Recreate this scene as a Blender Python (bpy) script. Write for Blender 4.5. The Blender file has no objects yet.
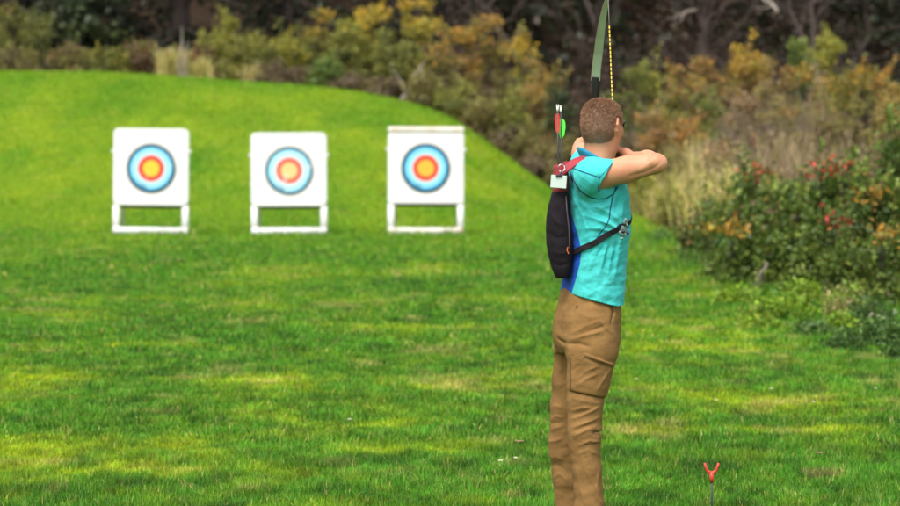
import bpy, math, random
import numpy as np
from mathutils import Vector, Matrix, Euler

random.seed(7)
RNG = np.random.default_rng(11)
scene = bpy.context.scene
COL = scene.collection
PI = math.pi

# ------------------------------------------------------------------ camera
F_PX, CAM_Z, PITCH = 2530.0, 1.69, math.radians(2.785)
cam_d = bpy.data.cameras.new('camera')
cam = bpy.data.objects.new('camera', cam_d); COL.objects.link(cam)
cam.location = (0, 0, CAM_Z)
cam.rotation_euler = (PI / 2 - PITCH, 0, 0)
cam_d.sensor_width = 36.0
cam_d.lens = F_PX / 900.0 * 36.0
cam_d.clip_start, cam_d.clip_end = 0.5, 2000
cam_d.dof.use_dof = True
cam_d.dof.focus_distance = 10.45
cam_d.dof.aperture_fstop = 3.5
scene.camera = cam


def at(px, py, Y):
    """world point seen at photo pixel (px, py) at ground distance Y"""
    u = (px - 450.0) / F_PX
    v = -(py - 253.0) / F_PX
    dy = math.cos(PITCH) + v * math.sin(PITCH)
    dz = -math.sin(PITCH) + v * math.cos(PITCH)
    t = Y / dy
    return np.array((u * t, Y, CAM_Z + dz * t))


# ------------------------------------------------------------------ tagging
def tag(o, label=None, cat=None, group=None, kind=None):
    if label: o['label'] = label
    if cat: o['category'] = cat
    if group: o['group'] = group
    if kind: o['kind'] = kind
    return o


def empty(name, loc, label, cat, group=None):
    o = bpy.data.objects.new(name, None)
    COL.objects.link(o)
    o.location = loc
    o.empty_display_size = 0.1
    return tag(o, label, cat, group)


def link_mesh(name, me, mats, parent=None, smooth=True, world=True):
    """link a mesh given in world coordinates; under a parent it is moved into the parent's space"""
    if not isinstance(mats, (list, tuple)): mats = [mats]
    for m in mats: me.materials.append(m)
    if smooth and len(me.polygons):
        me.polygons.foreach_set('use_smooth', np.ones(len(me.polygons), dtype=bool))
    o = bpy.data.objects.new(name, me)
    COL.objects.link(o)
    if parent is not None:
        o.parent = parent
        if world:
            off = Vector((0, 0, 0)); p = parent
            while p is not None:
                off += p.location; p = p.parent
            me.transform(Matrix.Translation(-off))
    return o


def mesh_np(name, V, faces, attrs=None, mat_idx=None):
    """faces: (n,k) int array, all with k corners. attrs: {name:(type, domain, array)}"""
    V = np.asarray(V, dtype=np.float32); Fc = np.asarray(faces, dtype=np.int32)
    me = bpy.data.meshes.new(name)
    n, k = Fc.shape
    me.vertices.add(len(V)); me.vertices.foreach_set('co', V.ravel())
    me.loops.add(n * k); me.loops.foreach_set('vertex_index', Fc.ravel())
    me.polygons.add(n); me.polygons.foreach_set('loop_start', np.arange(0, n * k, k, dtype=np.int32))
    if mat_idx is not None: me.polygons.foreach_set('material_index', np.asarray(mat_idx, dtype=np.int32))
    for nm, (ty, dom, arr) in (attrs or {}).items():
        a = me.attributes.new(nm, ty, dom)
        arr = np.asarray(arr, dtype=np.float32)
        if ty == 'FLOAT_COLOR': a.data.foreach_set('color', arr.ravel())
        else: a.data.foreach_set('value', arr.ravel())
    me.update(calc_edges=True)
    return me


class MB:
    """collects tubes, boxes, lofts into one mesh"""
    def __init__(self): self.v = []; self.f = []

    def add(self, V, Fc):
        b = len(self.v)
        self.v += [tuple(map(float, p)) for p in V]
        self.f += [tuple(b + i for i in q) for q in Fc]

    def rings(self, R, cap=True, closed=False):
        n = len(R[0]); V = [p for r in R for p in r]; Fc = []
        m = len(R)
        for i in range(m if closed else m - 1):
            a, b = i * n, ((i + 1) % m) * n
            for j in range(n):
                k = (j + 1) % n
                Fc.append((a + j, a + k, b + k, b + j))
        if cap and not closed:
            Fc.append(tuple(range(n - 1, -1, -1))); Fc.append(tuple((m - 1) * n + j for j in range(n)))
        self.add(V, Fc)

    def tube(self, pts, rad, n=8, cap=True):
        pts = [np.asarray(p, float) for p in pts]
        if not hasattr(rad, '__len__'): rad = [rad] * len(pts)
        R = []; up = None
        for i, p in enumerate(pts):
            d = pts[min(i + 1, len(pts) - 1)] - pts[max(i - 1, 0)]
            d = d / (np.linalg.norm(d) + 1e-9)
            if up is None:
                a = np.array((0, 0, 1.0)) if abs(d[2]) < .9 else np.array((1.0, 0, 0))
                up = np.cross(d, a)
            up = up - d * np.dot(up, d); up /= np.linalg.norm(up) + 1e-9
            w = np.cross(d, up)
            R.append([p + rad[i] * (math.cos(2 * PI * j / n) * up + math.sin(2 * PI * j / n) * w) for j in range(n)])
        self.rings(R, cap)

    def ribbon(self, pts, wid, W, thick):
        """flat strap: pts centre line, wid = width vectors (unit, one or per point), W widths, thick"""
        pts = [np.asarray(p, float) for p in pts]; m = len(pts)
        if not hasattr(W, '__len__'): W = [W] * m
        R = []
        for i, p in enumerate(pts):
            d = pts[min(i + 1, m - 1)] - pts[max(i - 1, 0)]; d /= np.linalg.norm(d)
            w = np.asarray(wid if np.ndim(wid) == 1 else wid[i], float); w = w - d * np.dot(w, d); w /= np.linalg.norm(w)
            nn = np.cross(d, w)
            a, b = W[i] / 2, thick / 2
            e = min(a, b) * .6
            R.append([p + w * x + nn * y for x, y in ((-a, -b + e), (-a + e, -b), (a - e, -b), (a, -b + e), (a, b - e), (a - e, b), (-a + e, b), (-a, b - e))])
        self.rings(R)

    def box(self, c, s, bev=0.0, rot=None):
        """bevelled box: chamfered on all edges"""
        c = np.asarray(c, float); h = np.asarray(s, float) / 2
        b = min(bev, h.min() * .95)
        bm_v = []
        if b <= 0:
            P = [(x, y, z) for z in (-1, 1) for y in (-1, 1) for x in (-1, 1)]
            V = [np.array(p) * h for p in P]
            Fc = [(0, 2, 3, 1), (4, 5, 7, 6), (0, 1, 5, 4), (2, 6, 7, 3), (0, 4, 6, 2), (1, 3, 7, 5)]
        else:
            R = []
            for z, ins in ((-h[2], b), (-h[2] + b, 0), (h[2] - b, 0), (h[2], b)):
                a, d = h[0] - ins, h[1] - ins
                e = b * .8
                R.append([np.array(p) for p in ((-a + e, -d, z), (a - e, -d, z), (a, -d + e, z), (a, d - e, z), (a - e, d, z), (-a + e, d, z), (-a, d - e, z), (-a, -d + e, z))])
            V = [p for r in R for p in r]; Fc = []
            for i in range(3):
                for j in range(8):
                    k = (j + 1) % 8
                    Fc.append((i * 8 + j, i * 8 + k, i * 8 + 8 + k, i * 8 + 8 + j))
            Fc += [tuple(range(7, -1, -1)), tuple(24 + j for j in range(8))]
        M = np.array(rot.to_matrix()) if rot is not None else np.eye(3)
        self.add([c + M @ p for p in V], Fc)

    def prism(self, outline, y0, y1, M=None):
        """outline in (x,z), extruded from y0 to y1"""
        n = len(outline)
        V = [(x, y0, z) for x, z in outline] + [(x, y1, z) for x, z in outline]
        Fc = [tuple(range(n)), tuple(range(2 * n - 1, n - 1, -1))]
        for j in range(n):
            k = (j + 1) % n
            Fc.append((j, n + j, n + k, k))
        self.add(V, Fc)

    def build(self, name, mats, parent=None, smooth=False, world=True, sub=0, bevel=0):
        me = bpy.data.meshes.new(name)
        me.from_pydata(self.v, [], self.f)
        me.validate(); me.update()
        o = link_mesh(name, me, mats, parent, smooth, world)
        if bevel:
            b = o.modifiers.new('bevel', 'BEVEL'); b.width = bevel; b.segments = 2; b.limit_method = 'ANGLE'
        if sub:
            s = o.modifiers.new('sub', 'SUBSURF'); s.levels = s.render_levels = sub
        return o


# ------------------------------------------------------------------ materials
def new_mat(name):
    m = bpy.data.materials.new(name); m.use_nodes = True
    nt = m.node_tree
    for n in list(nt.nodes): nt.nodes.remove(n)
    out = nt.nodes.new('ShaderNodeOutputMaterial')
    return m, nt, out


def N(nt, ty, **kw):
    n = nt.nodes.new(ty)
    for k, v in kw.items():
        if k in n.inputs: n.inputs[k].default_value = v
        else: setattr(n, k, v)
    return n


def ramp(nt, stops, interp='LINEAR'):
    r = nt.nodes.new('ShaderNodeValToRGB'); r.color_ramp.interpolation = interp
    e = r.color_ramp.elements
    while len(e) < len(stops): e.new(.5)
    for i, (p, c) in enumerate(stops):
        e[i].position = p; e[i].color = (*c, 1) if len(c) == 3 else c
    return r


def surf_mat(name, col, rough=.6, var=.15, scale=30, bump=.0, bscale=200, metal=0, sheen=0, sss=0, spec=.5, dirt=None):
    """principled with a noise-varied colour and fine bump"""
    m, nt, out = new_mat(name)
    tc = N(nt, 'ShaderNodeTexCoord')
    p = N(nt, 'ShaderNodeBsdfPrincipled', Roughness=rough, Metallic=metal)
    p.inputs['Specular IOR Level'].default_value = spec
    nz = N(nt, 'ShaderNodeTexNoise', Scale=scale, Detail=4.0)
    nt.links.new(tc.outputs['Object'], nz.inputs['Vector'])
    c = np.array(col)
    r = ramp(nt, [(.3, tuple(c * (1 - var))), (.7, tuple(np.minimum(c * (1 + var), .95)))])
    nt.links.new(nz.outputs['Fac'], r.inputs['Fac'])
    src = r.outputs['Color']
    if dirt:
        dcol, dscale, thr = dirt
        n2 = N(nt, 'ShaderNodeTexNoise', Scale=dscale, Detail=6.0, Roughness=.65)
        nt.links.new(tc.outputs['Object'], n2.inputs['Vector'])
        r2 = ramp(nt, [(thr, (0, 0, 0)), (thr + .22, (1, 1, 1))])
        nt.links.new(n2.outputs['Fac'], r2.inputs['Fac'])
        mx = N(nt, 'ShaderNodeMix', data_type='RGBA')
        nt.links.new(r2.outputs['Color'], mx.inputs['Factor'])
        nt.links.new(src, mx.inputs['A']); mx.inputs['B'].default_value = (*dcol, 1)
        src = mx.outputs['Result']
    nt.links.new(src, p.inputs['Base Color'])
    if sheen:
        p.inputs['Sheen Weight'].default_value = sheen; p.inputs['Sheen Roughness'].default_value = .5
    if sss:
        p.inputs['Subsurface Weight'].default_value = sss
        p.inputs['Subsurface Radius'].default_value = (.012, .004, .002); p.inputs['Subsurface Scale'].default_value = 1.0
    if bump:
        nb = N(nt, 'ShaderNodeTexNoise', Scale=bscale, Detail=3.0)
        nt.links.new(tc.outputs['Object'], nb.inputs['Vector'])
        b = N(nt, 'ShaderNodeBump', Strength=bump, Distance=.004)
        nt.links.new(nb.outputs['Fac'], b.inputs['Height']); nt.links.new(b.outputs['Normal'], p.inputs['Normal'])
    nt.links.new(p.outputs['BSDF'], out.inputs['Surface'])
    return m


def leaf_mat(name, trans=.32, gloss=.025, rough=.55):
    """leaf colour comes from the leaf's own attribute"""
    m, nt, out = new_mat(name)
    a = N(nt, 'ShaderNodeAttribute', attribute_name='col')
    d = N(nt, 'ShaderNodeBsdfDiffuse'); t = N(nt, 'ShaderNodeBsdfTranslucent'); g = N(nt, 'ShaderNodeBsdfGlossy', Roughness=rough)
    mx = N(nt, 'ShaderNodeMixShader', Fac=trans); m2 = N(nt, 'ShaderNodeMixShader', Fac=gloss)
    nt.links.new(a.outputs['Color'], d.inputs['Color']); nt.links.new(a.outputs['Color'], t.inputs['Color'])
    nt.links.new(d.outputs[0], mx.inputs[1]); nt.links.new(t.outputs[0], mx.inputs[2])
    nt.links.new(mx.outputs[0], m2.inputs[1]); nt.links.new(g.outputs[0], m2.inputs[2])
    nt.links.new(m2.outputs[0], out.inputs['Surface'])
    return m


LEAF = leaf_mat('leaf')
GRASS = leaf_mat('grass_blade', trans=.38, gloss=.012)
BARK = surf_mat('bark', (.040, .026, .020), .9, .35, 25, .6, 60)
TWIG = surf_mat('pale_twig', (.20, .15, .11), .9, .3, 20)
DRYWOOD = surf_mat('weathered_wood', (.24, .20, .165), .85, .25, 30, .4, 80)


# ------------------------------------------------------------------ noise
def vnoise(x, y, seed=0):
    xi = np.floor(x).astype(np.int64); yi = np.floor(y).astype(np.int64)
    fx = x - xi; fy = y - yi
    fx = fx * fx * (3 - 2 * fx); fy = fy * fy * (3 - 2 * fy)
    def h(a, b):
        n = (a * 374761393 + b * 668265263 + seed * 1442695041) & 0x7fffffff
        n = ((n ^ (n >> 13)) * 1274126177) & 0x7fffffff
        return ((n ^ (n >> 16)) & 0xffff) / 65535.0
    return (h(xi, yi) * (1 - fx) + h(xi + 1, yi) * fx) * (1 - fy) + (h(xi, yi + 1) * (1 - fx) + h(xi + 1, yi + 1) * fx) * fy


def fbm(x, y, seed=0, o=4):
    s = 0; a = .5; t = 0
    for i in range(o):
        s = s + a * vnoise(x, y, seed + i * 17); t += a; x = x * 2.03 + 3.1; y = y * 2.03 - 1.7; a *= .5
    return s / t


def sstep(a, b, x):
    t = np.clip((x - a) / (b - a), 0, 1); return t * t * (3 - 2 * t)


# ------------------------------------------------------------------ terrain
HX = [-60, -10.7, -5.9, -3.56, -1.8, -.64, .27, .93, 1.6, 2.05, 2.6, 3.3]
HZ = [3.3, 3.10, 2.92, 2.66, 2.56, 2.36, 1.88, 1.45, 1.0, .66, .2, 0]

# the crest seen in the photo -> height profile across the mound, smoothed
_c = [(0, 70), (60, 70.5), (120, 72.5), (200, 77.5), (260, 82), (300, 84.5), (344, 89), (388, 96), (424, 105), (450, 116), (470, 129), (488, 142), (515, 160), (532, 172), (550, 188), (566, 200), (590, 205), (640, 207)]
_X = np.linspace(-11, 6, 400); _Z = np.interp(_X, [(a - 450) / F_PX * 61.5 for a, b in _c], [CAM_Z + (130 - b) / F_PX * 61.5 for a, b in _c])
_g = np.exp(-(np.arange(-40, 41) * (_X[1] - _X[0]) / .35) ** 2 / 2); _g /= _g.sum()
_Z = np.convolve(np.pad(_Z, 40, mode='edge'), _g, 'valid'); _Z = _Z - min(0, 0) ; _Z = np.maximum(_Z - .12 * sstep(1.5, 4, _X), 0)
HX = np.concatenate([[-60], _X, [8]]); HZ = np.concatenate([[3.3], _Z, [0]])


def terrain(x, y):
    x = np.asarray(x, float); y = np.asarray(y, float)
    h = np.interp(x, HX, HZ)
    z = h * sstep(41.5, 63.5, y) ** .92
    z = z + .05 * (fbm(x * .5, y * .3, 5) - .5) * sstep(14, 20, y)
    hill = np.clip((y - 72) / 60, 0, 3)
    z = z + 20 * hill ** 1.25 * (y > 72)
    z = z + .30 * (fbm(x * .55 + 7, y * .22, 15, 4) - .5) * sstep(43, 50, y) * sstep(0.1, 1.0, h) * (y < 72) * (1 - sstep(58, 63, y))
    # low bank under the shrubs on the right
    g = x - np.interp(y, GY, GX)
    z = z + .35 * sstep(.2, 3.0, g) * (y < 75) * sstep(12, 20, y)
    return z


GY = [-50, 0, 13, 17, 19.5, 23.5, 25, 26.5, 28, 31, 40, 50, 56, 60, 400]
GX = [30, 14, 8.5, 6.4, 5.2, 4.4, 3.8, 3.1, 2.85, 2.9, 3.3, 3.6, 3.3, 3.2, 3.2]
FX = [-400, -60, -12, -4, -.5, 1.0, 2.2, 3, 400]
FY = [66, 65, 63.4, 62.6, 62, 61, 59, 57.5, 57]


def litter(x, y):
    """>0 where the shrubs' bare soil takes over from the lawn (metres, roughly)"""
    return np.maximum(y - np.interp(x, FX, FY), x - np.interp(y, GY, GX))


def tz(x, y): return float(terrain(np.array([x]), np.array([y]))[0])


def nonuni(parts):
    r = []
    for a, b, s in parts: r += list(np.arange(a, b, s))
    return np.array(r + [parts[-1][1]])


gx = nonuni([(-600, -60, 60), (-60, -16, 4), (-16, 16, .25), (16, 60, 4), (60, 600, 60)])
gy = nonuni([(-200, 4, 17), (4, 70, .3), (70, 140, 5), (140, 200, 20), (200, 800, 100)])
XX, YY = np.meshgrid(gx, gy)
ZZ = terrain(XX, np.minimum(YY, 150))
nx, ny = len(gx), len(gy)
idx = np.arange(nx * ny).reshape(ny, nx)
quads = np.stack([idx[:-1, :-1], idx[:-1, 1:], idx[1:, 1:], idx[1:, :-1]], -1).reshape(-1, 4)
LIT = np.clip(litter(XX, YY), -5, 5)

# lush/yellow/dry patch field of the lawn (properties of the turf itself)
PATCHES = []
for px, py, wx, wy in [(30, 385, 60, 14), (280, 384, 70, 12), (465, 386, 110, 12), (740, 399, 130, 10), (275, 273, 80, 12), (45, 317, 60, 8), (430, 270, 50, 8),
                       (250, 305, 70, 8), (35, 250, 60, 9), (560, 375, 40, 8), (35, 455, 70, 14), (180, 455, 60, 9), (140, 480, 120, 8), (640, 430, 60, 9), (330, 300, 60, 7),
                       (700, 350, 90, 8), (690, 330, 80, 10), (690, 285, 60, 14), (680, 262, 40, 10), (800, 440, 60, 7), (390, 455, 70, 6), (480, 210, 60, 9), (360, 425, 60, 6), (530, 300, 60, 10),
                       (120, 300, 80, 6), (150, 345, 90, 5), (420, 330, 70, 6)]:
    Yd = CAM_Z / ((py - 130) / F_PX)
    PATCHES.append(((px - 450) / F_PX * Yd, Yd, wx / F_PX * Yd, wy / (py - 130.0) * Yd))


def turf(x, y):
    """returns lush (0..1) and dry (0..1) fields"""
    p = np.zeros_like(x)
    wx = x + .5 * (fbm(x * 1.7, y * 1.1, 3, 3) - .5); wy = y + 1.4 * (fbm(x * 1.3 + 9, y * .8, 4, 3) - .5)
    for cx, cy, sx, sy in PATCHES:
        p = np.maximum(p, np.exp(-((wx - cx) / sx) ** 2 - ((wy - cy) / sy) ** 2))
    p = p * (1 - .4 * sstep(17.5, 24, y))
    n = fbm(x * .9, y * .55, 21, 4)
    n2 = fbm(x * 2.6, y * 1.7, 31, 4)
    n3 = fbm(x * 6.5, y * 5.0, 41, 3)
    yel = np.clip(.07 + p * .66 + .5 * (n - .5) + .85 * (n2 - .5) + 1.7 * (n3 - .5), 0, 1)
    far = sstep(30, 50, y)
    yel = yel * (1 - .3 * far) + .26 * far + far * 1.0 * (fbm(x * .8, y * .3, 19, 4) - .5)
    yel = np.clip(yel, 0, 1)
    lush = np.clip(.78 - .9 * yel + 1.5 * (n3 - .5) + .8 * (n2 - .5), 0, 1)
    dry = np.clip(2.6 * (fbm(x * 3.3 + 40, y * 2.2, 77, 4) - .59) + .35 * (p - .5), 0, 1)
    return yel, lush, dry


yv, lv, dv = turf(XX, YY)
m, nt, out = new_mat('lawn_soil')
A = lambda nm: N(nt, 'ShaderNodeAttribute', attribute_name=nm)
tc = N(nt, 'ShaderNodeTexCoord')
n1 = N(nt, 'ShaderNodeTexNoise', Scale=9.0, Detail=8.0, Roughness=.7)
nt.links.new(tc.outputs['Object'], n1.inputs['Vector'])
g1 = ramp(nt, [(.25, (.028, .075, .008)), (.55, (.065, .160, .012)), (.8, (.12, .22, .02))])
nt.links.new(n1.outputs['Fac'], g1.inputs['Fac'])
g2 = ramp(nt, [(.25, (.12, .17, .012)), (.6, (.22, .27, .018)), (.85, (.30, .29, .05))])
nt.links.new(n1.outputs['Fac'], g2.inputs['Fac'])
mx = N(nt, 'ShaderNodeMix', data_type='RGBA'); ay = A('yel')
nt.links.new(ay.outputs['Fac'], mx.inputs['Factor']); nt.links.new(g1.outputs[0], mx.inputs['A']); nt.links.new(g2.outputs[0], mx.inputs['B'])
n3 = N(nt, 'ShaderNodeTexNoise', Scale=2.2, Detail=8.0, Roughness=.7); nt.links.new(tc.outputs['Object'], n3.inputs['Vector'])
lt = ramp(nt, [(.3, (.014, .010, .008)), (.55, (.032, .022, .015)), (.8, (.06, .044, .025))]); nt.links.new(n3.outputs['Fac'], lt.inputs['Fac'])
al = A('lit'); add = N(nt, 'ShaderNodeMath', operation='ADD'); sc_ = N(nt, 'ShaderNodeMath', operation='MULTIPLY_ADD'); sc_.inputs[1].default_value = 2.0; sc_.inputs[2].default_value = -1.0
nt.links.new(n3.outputs['Fac'], sc_.inputs[0]); nt.links.new(al.outputs['Fac'], add.inputs[0]); nt.links.new(sc_.outputs[0], add.inputs[1])
mr = N(nt, 'ShaderNodeMapRange'); mr.inputs['From Min'].default_value = -.1; mr.inputs['From Max'].default_value = .5
nt.links.new(add.outputs[0], mr.inputs['Value'])
mx2 = N(nt, 'ShaderNodeMix', data_type='RGBA')
nt.links.new(mr.outputs[0], mx2.inputs['Factor']); nt.links.new(mx.outputs['Result'], mx2.inputs['A']); nt.links.new(lt.outputs[0], mx2.inputs['B'])
pb = N(nt, 'ShaderNodeBsdfDiffuse'); nt.links.new(mx2.outputs['Result'], pb.inputs['Color'])
bp = N(nt, 'ShaderNodeBump', Strength=.8, Distance=.06); nt.links.new(n1.outputs['Fac'], bp.inputs['Height']); nt.links.new(bp.outputs[0], pb.inputs['Normal'])
nt.links.new(pb.outputs[0], out.inputs['Surface'])
SOIL = m
gme = mesh_np('ground', np.stack([XX, YY, ZZ], -1).reshape(-1, 3), quads,
              {'yel': ('FLOAT', 'POINT', yv.ravel()), 'lit': ('FLOAT', 'POINT', LIT.ravel())})
ground = link_mesh('ground', gme, SOIL); tag(ground, kind='structure')


# ------------------------------------------------------------------ grass
def grass_patch(y0, y1, dens, h0, w0, side=1.3, seg=2, keep=None, colscale=1.0):
    area_w = lambda y: 2 * (.1779 * y + side)
    n = int(dens * (y1 - y0) * (area_w(y0) + area_w(y1)) / 2)
    y = RNG.uniform(y0, y1, int(n * 1.6)); wmax = area_w(y1)
    x = RNG.uniform(-wmax / 2, wmax / 2, len(y))
    ok = (np.abs(x) < area_w(y) / 2)
    x, y = x[ok][:n], y[ok][:n]
    # clumping
    cl = fbm(x * 9, y * 7, 51, 3)
    ok = (litter(x, y) < .15 + .5 * (cl - .5)) & (RNG.random(len(x)) < .35 + 1.3 * cl)
    x, y, cl = x[ok], y[ok], cl[ok]
    yel, lush, dry = turf(x, y)
    n = len(x)
    edge = sstep(-.9, .1, litter(x, y)) * (y < 40)
    tuss = sstep(.52, .74, fbm(x * 5.3, y * 4.4, 91, 3))
    h = h0 * (.55 + .75 * lush + .5 * tuss + .5 * cl) * RNG.uniform(.6, 1.3, n) * (1 + 2.2 * edge)
    for tx in (-4.84, -2.60, -.40): h = h * (1 + 1.3 * np.exp(-((y - 40.62) / .22) ** 2) * (np.abs(x - tx) < .72))    # taller blades added round the target feet for a contact shadow
    w = w0 * RNG.uniform(.7, 1.3, n)
    az = RNG.uniform(0, 2 * PI, n); lean = RNG.uniform(.15, 1.0, n)
    dirx, diry = np.cos(az), np.sin(az)
    sx, sy = -diry, dirx
    z = terrain(x, y)
    lv = []
    prof = [(0, 1.0), (.55, .8), (1.0, .12)] if seg == 2 else [(0, 1.0), (1.0, .15)]
    for t, ww in prof:
        b = lean * h * t ** 1.7
        hz = h * t * (1 - .28 * lean * t)
        for s in (-1, 1):
            lv.append(np.stack([x + dirx * b + s * sx * w * ww / 2, y + diry * b + s * sy * w * ww / 2, z - .004 + hz], -1))
    k = len(lv); V = np.stack(lv, 1).reshape(-1, 3)
    base = np.arange(n)[:, None] * k
    Q = np.concatenate([base + np.array([[2 * i, 2 * i + 1, 2 * i + 3, 2 * i + 2]]) for i in range(len(prof) - 1)], 1).reshape(-1, 4)
    g_l = np.array((.040, .172, .014)); g_m = np.array((.088, .250, .015)); g_y = np.array((.300, .400, .009)); g_d = np.array((.44, .36, .13)); g_k = np.array((.020, .090, .009))
    ff_ = sstep(33, 50, y)[:, None]; g_m = g_m * (1 - ff_) + np.array((.140, .320, .010)) * ff_; g_y = g_y * (1 - ff_) + np.array((.23, .37, .004)) * ff_; g_l = g_l * (1 - ff_) + np.array((.085, .245, .009)) * ff_
    f = yel[:, None]
    c = g_m * (1 - f) + g_y * f
    lk = (lush * .75)[:, None]; c = c * (1 - lk) + g_l * lk
    dk = (sstep(.35, .8, lush) * sstep(.5, .7, fbm(x * 5.1, y * 4.0, 61, 3)) * .95 * (1 - .6 * sstep(28, 45, y)))[:, None]; c = c * (1 - dk) + g_k * dk
    dd = np.clip(dry * .9 + (RNG.random(n) < .05) * .7, 0, .9)[:, None]; c = c * (1 - dd) + g_d * dd
    c = c * (RNG.uniform(.55, 1.5, n) * (1 + (1.3 * fbm(x * 8.3, y * 6.7, 71, 3) - .65) * (1 - .6 * sstep(16, 30, y))))[:, None] * colscale
    c[:, 0] *= RNG.uniform(.8, 1.3, n)
    C = np.repeat(np.concatenate([c, np.ones((n, 1))], 1), len(prof) - 1, 0)
    return V, Q, C


def build_grass(specs):
    Vs, Qs, Cs = [], [], []; b = 0
    for s in specs:
        V, Q, C = grass_patch(*s[0], **s[1]); Vs.append(V); Qs.append(Q + b); Cs.append(C); b += len(V)
    me = mesh_np('grass', np.concatenate(Vs), np.concatenate(Qs), {'col': ('FLOAT_COLOR', 'FACE', np.concatenate(Cs))})
    o = link_mesh('grass', me, GRASS, smooth=False)
    return tag(o, 'short green lawn grass with yellow patches across the whole field', 'grass', kind='stuff')


build_grass([((8.8, 13.5, 9500, .030, .0030), {}), ((13.5, 19, 5200, .031, .0045), {}),
             ((19, 29, 2000, .034, .008), {'seg': 2}), ((29, 64, 420, .042, .018), {'seg': 1})])


# ------------------------------------------------------------------ foliage generators
PAL = {
    'olive':   [((.135, .140, .030), 4), ((.180, .185, .040), 3), ((.078, .088, .024), 3), ((.24, .20, .03), 1)],
    'olivebr': [((.140, .125, .036), 5), ((.105, .075, .042), 3), ((.175, .155, .04), 3), ((.24, .12, .05), .5)],
    'redbr':   [((.180, .065, .040), 3), ((.125, .085, .045), 4), ((.15, .13, .04), 2)],
    'yelgr':   [((.210, .205, .030), 4), ((.140, .150, .030), 4), ((.32, .27, .03), 1.5)],
    'yellow':  [((.420, .270, .022), 4), ((.300, .220, .03), 3), ((.16, .14, .03), 3), ((.42, .18, .02), 1)],
    'orange':  [((.420, .210, .022), 3), ((.280, .170, .035), 3), ((.17, .13, .04), 3), ((.19, .17, .03), 3)],
    'tan':     [((.260, .150, .045), 4), ((.170, .120, .05), 3), ((.19, .17, .035), 4)],
    'brown':   [((.095, .065, .042), 4), ((.130, .092, .055), 3), ((.13, .115, .035), 3)],
    'greytw':  [((.220, .170, .105), 3), ((.160, .115, .075), 3), ((.20, .170, .05), 3), ((.26, .13, .04), 2.5)],
    'green':   [((.085, .125, .022), 4), ((.120, .150, .030), 3), ((.055, .085, .018), 3)],
    'dkgreen': [((.025, .042, .016), 4), ((.040, .060, .018), 4), ((.060, .080, .02), 2)],
    'rust':    [((.300, .140, .035), 3), ((.220, .125, .045), 3), ((.19, .15, .04), 4)],
    'briar':   [((.048, .085, .014), 3), ((.092, .145, .022), 4), ((.165, .215, .035), 3.5), ((.28, .13, .03), .22), ((.11, .07, .03), .5)],
    'briarred':[((.400, .050, .030), 3), ((.45, .13, .04), 1), ((.055, .095, .025), 4), ((.11, .12, .03), 2)],
    'ever':    [((.012, .018, .008), 4), ((.018, .026, .010), 4), ((.028, .040, .012), 1.5), ((.024, .016, .012), 2)],
    'deadbr':  [((.042, .026, .019), 4), ((.065, .040, .026), 3), ((.09, .068, .03), 1.5)],
    'weed':    [((.060, .130, .025), 4), ((.090, .170, .03), 4), ((.05, .09, .02), 2)],
    'lime':    [((.190, .310, .020), 5), ((.11, .21, .02), 3), ((.24, .29, .03), 2)],
}


def pick(pal, n):
    cs = np.array([c for c, w in PAL[pal]]); w = np.array([w for c, w in PAL[pal]], float)
    return cs[RNG.choice(len(cs), n, p=w / w.sum())]


def leaf_cards(P, size, cols, aspect=.55, up=.25, droop=0.0):
    """diamond-shaped folded leaves around points P"""
    n = len(P)
    a = RNG.normal(size=(n, 3)); a[:, 2] += up - droop; a /= np.linalg.norm(a, axis=1)[:, None]
    b = np.cross(a, RNG.normal(size=(n, 3))); b /= np.linalg.norm(b, axis=1)[:, None] + 1e-9
    nn = np.cross(a, b)
    L = (size * RNG.uniform(.6, 1.4, n))[:, None]; W = L * aspect
    V = np.stack([P, P + a * L * .45 + b * W * .5 + nn * L * .1, P + a * L, P + a * L * .45 - b * W * .5 + nn * L * .1], 1).reshape(-1, 3)
    Q = np.arange(4 * n).reshape(n, 4)
    C = np.concatenate([cols, np.ones((n, 1))], 1)
    return V, Q, C


def foliage_mesh(name, parts, parent, mat=None):
    Vs, Qs, Cs = [], [], []; b = 0
    for V, Q, C in parts:
        Vs.append(V); Qs.append(Q + b); Cs.append(C); b += len(V)
    me = mesh_np(name, np.concatenate(Vs), np.concatenate(Qs), {'col': ('FLOAT_COLOR', 'FACE', np.concatenate(Cs))})
    return link_mesh(name, me, mat or LEAF, parent, smooth=False)


def wob(a, b, k, amp):
    a = np.asarray(a, float); b = np.asarray(b, float)
    pts = [a + (b - a) * i / k for i in range(k + 1)]
    for i in range(1, k): pts[i] = pts[i] + RNG.normal(size=3) * amp
    return pts


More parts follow.
